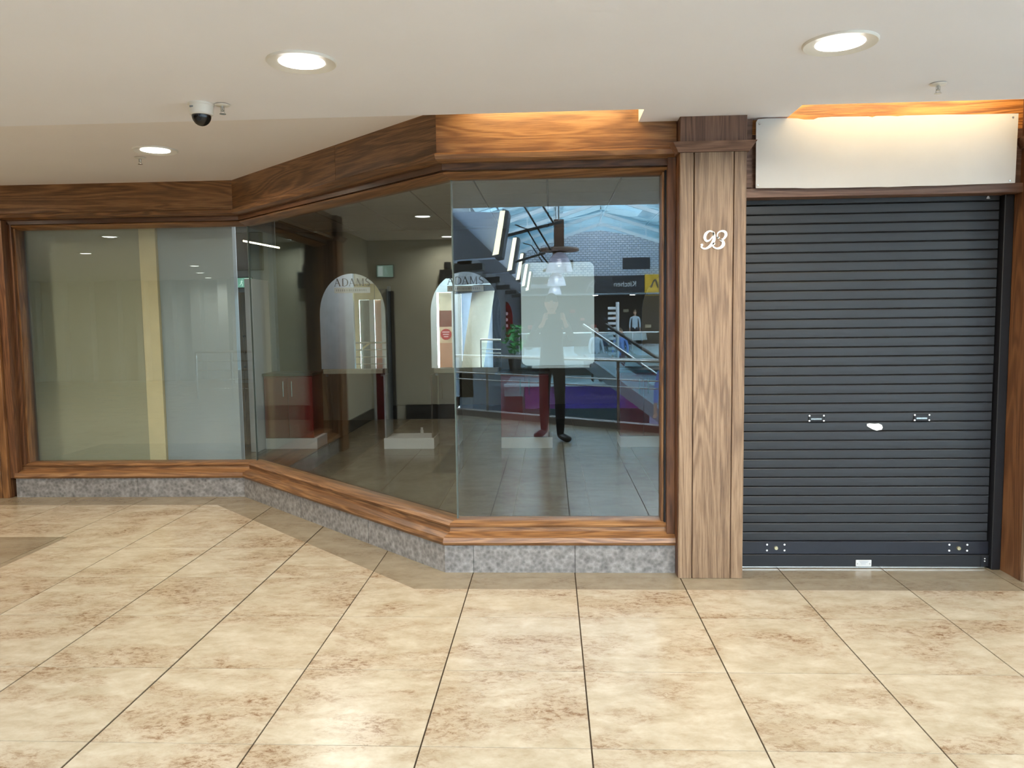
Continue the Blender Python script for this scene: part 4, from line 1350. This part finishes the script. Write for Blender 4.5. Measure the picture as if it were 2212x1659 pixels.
# escalator going down
t = thing('escalator', 'escalator with glass sides sloping across the atrium', 'escalator', (4, -13, -1))
e0, e1 = Vector((1.0, -14.9, 1.25)), Vector((4.0, -11.2, -0.9))
for off in (0, .9):
    a_ = e0 + Vector((off * .8, -off * .6, 0)); b3 = e1 + Vector((off * .8, -off * .6, 0))
    k = MB(); k.tube([a_, b3], .05, 8); k.build('handrail', M['black'] if off else M['steel'], t)
    k = MB(); k.loft([[a_ + Vector((0, 0, -.05)), a_ + Vector((.02, 0, -.05)), a_ + Vector((.02, 0, -.85)), a_ + Vector((0, 0, -.85))],
                      [b3 + Vector((0, 0, -.05)), b3 + Vector((.02, 0, -.05)), b3 + Vector((.02, 0, -.85)), b3 + Vector((0, 0, -.85))]]); k.build('glass_side', M['glass2'], t)
k = MB()
a_, b3 = e0 + Vector((0, 0, -.9)), e1 + Vector((0, 0, -.9)); off = Vector((.72, -.54, 0)); dn = Vector((0, 0, -.4))
k.loft([[a_, a_ + off, a_ + off + dn, a_ + dn], [b3, b3 + off, b3 + off + dn, b3 + dn]]); k.build('truss', M['greyw'], t)
# banner
t = thing('banner', 'purple and magenta banner hung along the atrium edge', 'banner', (2, -15.5, -1.4))
for xa, xb, mt in ((-0.85, .3, 'magenta'), (.3, 2.35, 'purple'), (2.35, 2.85, 'magenta')):
    k = MB(); k.box((xa, -15.58, -1.40), (xb, -15.54, -.68)); k.build('panel', M[mt], t)
k = MB(); mf = lambda q_, d: (q_[0], -15.535 + d, q_[1])
xx = -.1
random.seed(9)
while xx < 2.5:
    ribbon(k, [(xx, -1.08), (xx + .07, -.98 + random.uniform(-.04, .08)), (xx + .14, -1.1), (xx + .2, -1.04)], .018, mf, 4); xx += .22
k.build('script', plain('banner_lilac', (150, 110, 160), .6), t)
b_ = MB(); b_.box((-1.5, -15.54 - .1, -.68), (9, -15.4, -.60)); skind(b_.build('trim_5', M['white_wall']), 'pale edge of the landing above the banner', 'trim')
for i in range(4):
    x_ = 3.1 + i * 1.4
    k = MB(); k.box((x_, -15.9, -4), (x_ + .3, -15.6, -1.0)); skind(k.build('wall_pier', plain('lilac_pier', (140, 130, 160), .6)), 'pale pier below the landing', 'pier')

# slim white post on the landing
p = rp(1339, 700, 24.3)
t = thing('white_post', 'slim white post with a banded side on the landing across the atrium', 'post', (p.x, -15.75, -.68))
k = MB(); k.tube([(p.x, -15.8, -.68), (p.x, -15.8, 1.95)], .055, 12); k.build('post', M['steel_w'], t)
for i in range(13):
    k = MB(); k.box((p.x - .30, -15.84, -.2 + i * .16), (p.x - .06, -15.76, -.12 + i * .16)); k.build('band', M['steel_w'], t)

# pendant lamps on timber drops, in a row
for i, D in enumerate((15.0, 21.5, 29.5)):
    ux = (1208, 1202, 1198)[i]
    p = rp(ux, 583, D)
    cx_, cy_ = p.x, 9.36 - D
    z0_ = 2.345
    t = thing('pendant_lamp', ['nearest pendant lamp with a milky bell shade on a timber drop', 'middle pendant lamp with a milky bell shade', 'farthest small pendant lamp with a milky bell shade'][i], 'lamp', (cx_, cy_, z0_), 'atrium pendant lamps')
    s_ = .26
    prof = [(s_, 0), (s_ * .97, .03), (s_ * .88, .13), (s_ * .74, .23), (s_ * .52, .32), (s_ * .22, .37), (.03, .375)]
    k = MB(); k.lathe(prof, (cx_, cy_, z0_), 32, cap=False); k.build('shade', M['shade'], t, True)
    for zz, q_ in ((.03, .975), (.13, .885), (.2, .79), (.27, .66)):
        k = MB(); k.lathe([(s_ * q_ + .006, zz - .006), (s_ * q_ + .012, zz), (s_ * q_ + .006, zz + .006)], (cx_, cy_, z0_), 32, cap=False); k.build('rib', M['shade'], t)
    k = MB(); k.lathe([(.02, .1), (.05, .16), (.03, .24), (0, .26)], (cx_, cy_, z0_), 12, cap=False); k.build('bulb', emit('bulb', (1, .95, .95), 14), t)
    k = MB(); k.lathe([(.16, .385), (.37, .39), (.38, .42), (.36, .45), (.1, .47), (0, .47)], (cx_, cy_, z0_), 32, cap=False); k.build('timber_disc', M['w_pild'], t)
    k = MB(); k.box((cx_ - .095, cy_ - .095, z0_ + .46), (cx_ + .095, cy_ + .095, 3.32)); k.build('timber_drop', M['w_pild'], t)
    k = MB(); k.tube([(cx_, cy_, 3.3), (cx_, cy_, 6.2)], .015, 6); k.build('cable', M['steel'], t)
# black stay rods from canopies
t = thing('stay_frame', 'black steel stay rods reaching over the atrium from the canopies', 'frame', (0, -4, 3))
D = 14.0
def rod(pts, r, D=D):
    k = MB(); k.tube([rp(u, v, D) for u, v in pts], r, 8); k.build('rod', M['black'], t)
rod([(1094, 509), (1216, 478)], .028)
rod([(1120, 425), (1190, 540)], .016); rod([(1160, 425), (1196, 482)], .018)
rod([(1112, 485), (1138, 495), (1168, 545)], .012)
rod([(1112, 566), (1178, 546)], .022, 14.2); rod([(1130, 525), (1148, 530), (1172, 566)], .010, 14.2); rod([(1165, 545), (1185, 570)], .014, 14.2)

# atrium roof
rf = struct('trim_6', (2.5, -15, 5), 'pale blue steel roof frame over the atrium', 'roof frame')
def beam(a, b2, w, h_, nm='beam', mt=None):
    a, b2 = Vector(a), Vector(b2)
    d = (b2 - a).normalized(); s1 = d.cross(Vector((0, 0, 1)))
    s1 = s1.normalized() if s1.length > .01 else Vector((1, 0, 0))
    s2 = s1.cross(d)
    k = MB(); k.loft([[p_ + s1 * w * i_ + s2 * h_ * j_ for i_, j_ in ((-.5, -.5), (.5, -.5), (.5, .5), (-.5, .5))] for p_ in (a, b2)])
    return k.build(nm, mt or M['roofblue'], rf)
RX0, RX1, RXM, RZ0, RZM = -4.3, 9.1, 2.55, 5.1, 7.0
ys = [1.6 - i * 3.6 for i in range(10)]
for y_ in ys:
    beam((RX0, y_, RZ0), (RXM, y_, RZM), .14, .3); beam((RX1, y_, RZ0), (RXM, y_, RZM), .14, .3)
    beam((RX0 + 1.4, y_, RZ0 + .1), (RXM, y_, RZM - .75), .06, .06); beam((RX1 - 1.4, y_, RZ0 + .1), (RXM, y_, RZM - .75), .06, .06)
    beam((RXM, y_, RZM), (RXM, y_, RZM - .75), .06, .06)
M['wsteel'] = plain('white_roof_truss', (236, 244, 248), 0.5)
for yt, dz_ in ((-27.6, 0.0), (-21.5, .25)):
    for sgn in (-1, 1):
        xe = 2.35 + sgn * 4.6
        for off_ in (0.0, -.48):
            beam((2.35, yt, 6.25 + dz_ + off_), (xe, yt, 4.75 + dz_ + off_), .09, .14, 'truss_chord', M['wsteel'])
        for f_ in (.2, .45, .7, .95):
            beam((2.35 + (xe - 2.35) * f_, yt, 6.25 + dz_ - 1.5 * f_), (2.35 + (xe - 2.35) * f_, yt, 5.77 + dz_ - 1.5 * f_), .05, .05, 'truss_strut', M['wsteel'])
    beam((2.35, yt, 6.3 + dz_), (2.35, yt, 5.6 + dz_), .08, .08, 'truss_strut', M['wsteel'])
for fx in (0, .33, .66, 1):
    for sx in (RX0, RX1):
        x_ = sx + (RXM - sx) * fx; z_ = RZ0 + (RZM - RZ0) * fx
        beam((x_, 1.6, z_ + .1), (x_, -31, z_ + .1), .08, .12)
for sx in (RX0, RX1):
    k = MB(); k.poly([(sx, -4.4, RZ0 + .2), (RXM, -4.4, RZM + .2), (RXM, -31, RZM + .2), (sx, -31, RZ0 + .2)]); k.build('roof_glass', M['roofglass'], rf)
    k = MB(); k.loft([[(sx, 1.7, RZ0 + .2), (RXM, 1.7, RZM + .2), (RXM, 1.7, RZM + .3), (sx, 1.7, RZ0 + .3)], [(sx, -4.4, RZ0 + .2), (RXM, -4.4, RZM + .2), (RXM, -4.4, RZM + .3), (sx, -4.4, RZ0 + .3)]]); k.build('sky_blocking_deck', M['white_wall'], rf)  # unseen opaque roof bay, added to keep skylight off the near floor
# solid pale roof lining near the gable
for sx in (RX0, RX1):
    k = MB()
    za, zb = RZ0 + .02, RZM + .02
    f0_, f1_ = .0, .72
    xa, xb = sx, sx + (RXM - sx) * f1_
    k.poly([(xa, -22, za), (xb, -22, za + (zb - za) * f1_), (xb, -31, za + (zb - za) * f1_), (xa, -31, za)])
    k.build('roof_lining', M['lining'], rf)

# ================================================================== PEOPLE
def person(name, label, loc, face, joints, mats_, headc, zsplit, phone=False, hair_col=(30, 24, 20)):
    """joints: skin-modifier skeleton in local coords (x right, y forward); mats_: [skin, top, trousers, shoes]"""
    import bmesh
    t = thing(name, label, 'person', loc)
    verts, edges, rad, root = joints
    me = bpy.data.meshes.new('skeleton')
    me.from_pydata(verts, edges, [])
    o_ = bpy.data.objects.new('skeleton', me); C.objects.link(o_)
    md = o_.modifiers.new('s', 'SKIN'); md.use_smooth_shade = True
    sk = me.skin_vertices[0].data
    for i, r_ in enumerate(rad):
        sk[i].radius = (r_, r_) if not isinstance(r_, tuple) else r_
        sk[i].use_root = (i == root)
    sd = o_.modifiers.new('d', 'SUBSURF'); sd.levels = 1; sd.render_levels = 1
    bpy.context.view_layer.update()
    dg = bpy.context.evaluated_depsgraph_get()
    m2 = bpy.data.meshes.new_from_object(o_.evaluated_get(dg))
    bpy.data.objects.remove(o_)
    bm = bmesh.new(); bm.from_mesh(m2)
    # head: shaped ellipsoid with brow, nose, chin, ears
    h = Vector(headc)
    ret = bmesh.ops.create_uvsphere(bm, u_segments=24, v_segments=18, radius=1)
    for v in ret['verts']:
        x_, y_, z_ = v.co
        w_ = .076 * (1 - .18 * max(0, -z_)); dpt = .098
        nx, ny, nz = x_ * w_, y_ * dpt, z_ * .122
        if y_ > .75 and abs(x_) < .2 and -.35 < z_ < .1:
            ny += .018 * (1 - abs(x_) / .2)
        if y_ > .8 and abs(z_ - .12) < .12 and .2 < abs(x_) < .55:
            ny -= .006
        if y_ > .6 and z_ < -.6:
            ny += .010
        if abs(x_) > .93 and abs(z_) < .3:
            nx *= 1.12
        v.co = h + Vector((nx, ny, nz))
    bm.to_mesh(m2); bm.free()
    m2.materials.clear()
    for mt in mats_:
        m2.materials.append(mt)
    for p_ in m2.polygons:
        c_ = p_.center
        hand = any((c_ - Vector(hc)).length < .13 for hc in zsplit['hands'])
        if c_.z > zsplit['neck'] or hand:
            p_.material_index = 0
        elif c_.z > zsplit['waist']:
            p_.material_index = 1
        elif c_.z > zsplit['ankle']:
            p_.material_index = 2
        else:
            p_.material_index = 3
        p_.use_smooth = True
    body = bpy.data.objects.new('body', m2); C.objects.link(body); body.parent = t
    # hair cap
    k = MB()
    n = 20
    rings = []
    for a in (8, 25, 45, 65, 85, 100):
        rings.append([(h.x + .083 * math.sin(R(a)) * math.cos(2 * PI * j / n), h.y - .010 + .103 * math.sin(R(a)) * math.sin(2 * PI * j / n), h.z + .012 + .124 * math.cos(R(a)) * (1 if a < 90 else 1) - (.05 if a > 95 and math.sin(2 * PI * j / n) < .2 else 0)
                       + (.035 if a > 60 and math.sin(2 * PI * j / n) > .5 else 0)) for j in range(n)])
    k.loft(rings)
    hr = k.build('hair', plain('hair_%d_%d' % (hair_col[0], hair_col[1]), hair_col, .7), None, True)
    hr.parent = t
    for sx in (-.030, .030):
        k = MB(); k.lathe([(.001, -.009), (.008, -.006), (.011, 0), (.008, .006), (.001, .009)], (h.x + sx, h.y + .086, h.z + .014), 10, cap=False)
        e = k.build('eye', M['white'], None, True); e.parent = t
    k = MB(); k.box((h.x - .022, h.y + .089, h.z - .058), (h.x + .022, h.y + .097, h.z - .049)); e = k.build('mouth', plain('lips', (150, 84, 76), .5), None); e.parent = t
    t.rotation_euler = (0, 0, face)
    return t


skin = plain('skin', (196, 150, 124), .5)
blackcloth = plain('black_cloth', (12, 12, 15), .85)
# photographer: feet apart, arms raised holding a phone at eye level; local frame = world frame
V, E_, RD = [], [], []
def jv(p, r_, par=None):
    V.append(p); RD.append(r_)
    if par is not None:
        E_.append((par, len(V) - 1))
    return len(V) - 1
pel = jv((0.01, -.30, .95), (.15, .12))
sp1 = jv((0.01, -.31, 1.12), (.14, .105), pel)
sp2 = jv((0.01, -.32, 1.32), (.165, .115), sp1)
ch = jv((0.01, -.32, 1.44), (.10, .08), sp2)
nk = jv((0.01, -.30, 1.53), .052, ch)
hd = jv((0.01, -.28, 1.60), .05, nk)
hands = []
for sx, wx in ((-1, -.055), (1, .135)):
    sh_ = jv((.01 + sx * .17, -.32, 1.43), .062, ch)
    el = jv((.01 + sx * .25, -.20, 1.22), .045, sh_)
    wr = jv((wx + sx * .035, -.075, 1.43), .026, el)
    pm = jv((wx + sx * .022, -.045, 1.475), (.030, .018), wr)
    hands.append((wx + sx * .02, -.04, 1.49))
    for f_ in range(4):
        bz = 1.465 + f_ * .018
        a_ = jv((wx + sx * .022, -.040, bz + .012), .0095, pm)
        b_i = jv((wx + sx * .016, -.052 - .004 * f_, bz + .024), .0085, a_)
        c_i = jv((wx - sx * (.004 + .006 * (f_ in (1, 2))), -.056, bz + .026), .0078, b_i)
        d_i = jv((wx - sx * (.022 + .006 * (f_ in (1, 2))), -.054, bz + .026), .007, c_i)
    th = jv((wx + sx * .012, -.030, 1.470), .011, pm)
    th2 = jv((wx - sx * .006, -.026, 1.478), .0095, th)
    jv((wx - sx * .020, -.025, 1.486), .008, th2)
for sx, fx, fy in ((-1, -.095, -.50), (1, .105, -.14)):
    hp = jv((.01 + sx * .085, -.30, .88), .088, pel)
    kn = jv((fx * .95 + .005, (-.30 + fy) / 2 + .03, .50), .070, hp)
    cf = jv((fx * .98, (-.30 + fy) * .35 + fy * .3 - .02, .34), .066, kn)
    an = jv((fx, fy - .03, .10), .050, cf)
    he = jv((fx, fy - .04, .050), .046, an)
    to = jv((fx + sx * .07, fy + .11, .046), .050, he)
    jv((fx + sx * .12, fy + .18, .038), .040, to)
person('person', 'person in black clothes photographing the shopfront, reflected in the front window', (0, 0, 0), 0, (V, E_, RD, 0),
       [skin, blackcloth, blackcloth, M['black']], (0.01, -.265, 1.66), {'hands': hands, 'neck': 1.50, 'waist': .95, 'ankle': .085})
k = MB(); k.box((-.035, -.045, 1.463), (.115, -.037, 1.537), bev=.002)
ph = tag(k.build('phone', M['black']), 'black phone held sideways by the photographer', 'phone')
k = MB()
k.tube([(0.0, -.037, 1.50), (0.0, -.033, 1.50)], .009, 14); k.build('lens', plain('dark_glass', (36, 32, 36), .2), ph)


def walker(loc, face, label, top, trs, seated=False):
    V2, E2, R2 = [], [], []
    def a(p, r_, par=None):
        V2.append(p); R2.append(r_)
        if par is not None:
            E2.append((par, len(V2) - 1))
        return len(V2) - 1
    dz = -.42 if seated else 0
    p0 = a((0, 0, .95 + dz), (.15, .12)); s1 = a((0, 0, 1.13 + dz), (.14, .10), p0); s2 = a((0, 0, 1.33 + dz), (.16, .11), s1); c0 = a((0, 0, 1.44 + dz), (.09, .075), s2)
    n0 = a((0, .01, 1.52 + dz), .05, c0); a((0, .02, 1.6 + dz), .05, n0)
    hs = []
    for sx in (-1, 1):
        sh2 = a((sx * .18, 0, 1.42 + dz), .06, c0); e2 = a((sx * .24, .02, 1.14 + dz), .044, sh2)
        w2 = a((sx * .24, .12, .90 + dz) if not seated else (sx * .16, .26, 1.12 + dz), .028, e2)
        pm2 = a((V2[w2][0], V2[w2][1] + .03, V2[w2][2] - .07), (.034, .018), w2); hs.append(V2[pm2])
        for f_ in range(4):
            q1 = a((V2[pm2][0] + (f_ - 1.5) * .012, V2[pm2][1] + .008, V2[pm2][2] - .05), .008, pm2)
            a((V2[q1][0], V2[q1][1] + .012, V2[q1][2] - .035 + .004 * abs(f_ - 1.5)), .007, q1)
        q1 = a((V2[pm2][0] - sx * .03, V2[pm2][1] + .015, V2[pm2][2] - .02), .009, pm2); a((V2[q1][0] - sx * .006, V2[q1][1] + .01, V2[q1][2] - .03), .008, q1)
        hp = a((sx * .085, 0, .87 + dz), .085, p0)
        if seated:
            kn = a((sx * .11, .42, .50), .06, hp); an = a((sx * .11, .44, .09), .04, kn)
        else:
            kn = a((sx * .095, .03 * sx, .50), .058, hp); an = a((sx * .1, sx * .1, .09), .04, kn)
        he = a((V2[an][0], V2[an][1] - .01, .045), .038, an); a((V2[an][0] + sx * .02, V2[an][1] + .17, .032), .03, he)
    return person('person', label, loc, face, (V2, E2, R2, 0), [skin, top, trs, M['black']], (0, .03, 1.67 + dz), {'hands': hs, 'neck': 1.49 + dz, 'waist': .95 + dz, 'ankle': .085}, hair_col=random.choice([(30, 24, 20), (90, 70, 50), (150, 140, 130)]))


blue = plain('blue_shirt', (110, 140, 200), .8); maroon = plain('maroon_coat', (96, 40, 50), .8); lightc = plain('light_shirt', (196, 206, 214), .8)
dark_t = plain('dark_trousers', (40, 36, 46), .85)
p = rp(1416, 845, 12.6); walker((p.x + .02, p.y, -.0) if False else (1.72, -1.75 + .0, -4.0 + 3.32), 0.3, 'person in a blue shirt and dark trousers at the right end of the balustrade', blue, dark_t)
p = rp(1356, 800, 23.5); walker((p.x, -16.6, -.68), .2, 'person in blue and maroon standing on the landing', blue, maroon)
p = rp(1300, 808, 23.5); walker((p.x, -17.2, -.68), -.3, 'person in a light shirt standing left on the landing', lightc, dark_t)
p = rp(1370, 690, 38); walker((p.x, -28.3, 0), .1, 'person behind the white table across the atrium', lightc, dark_t)
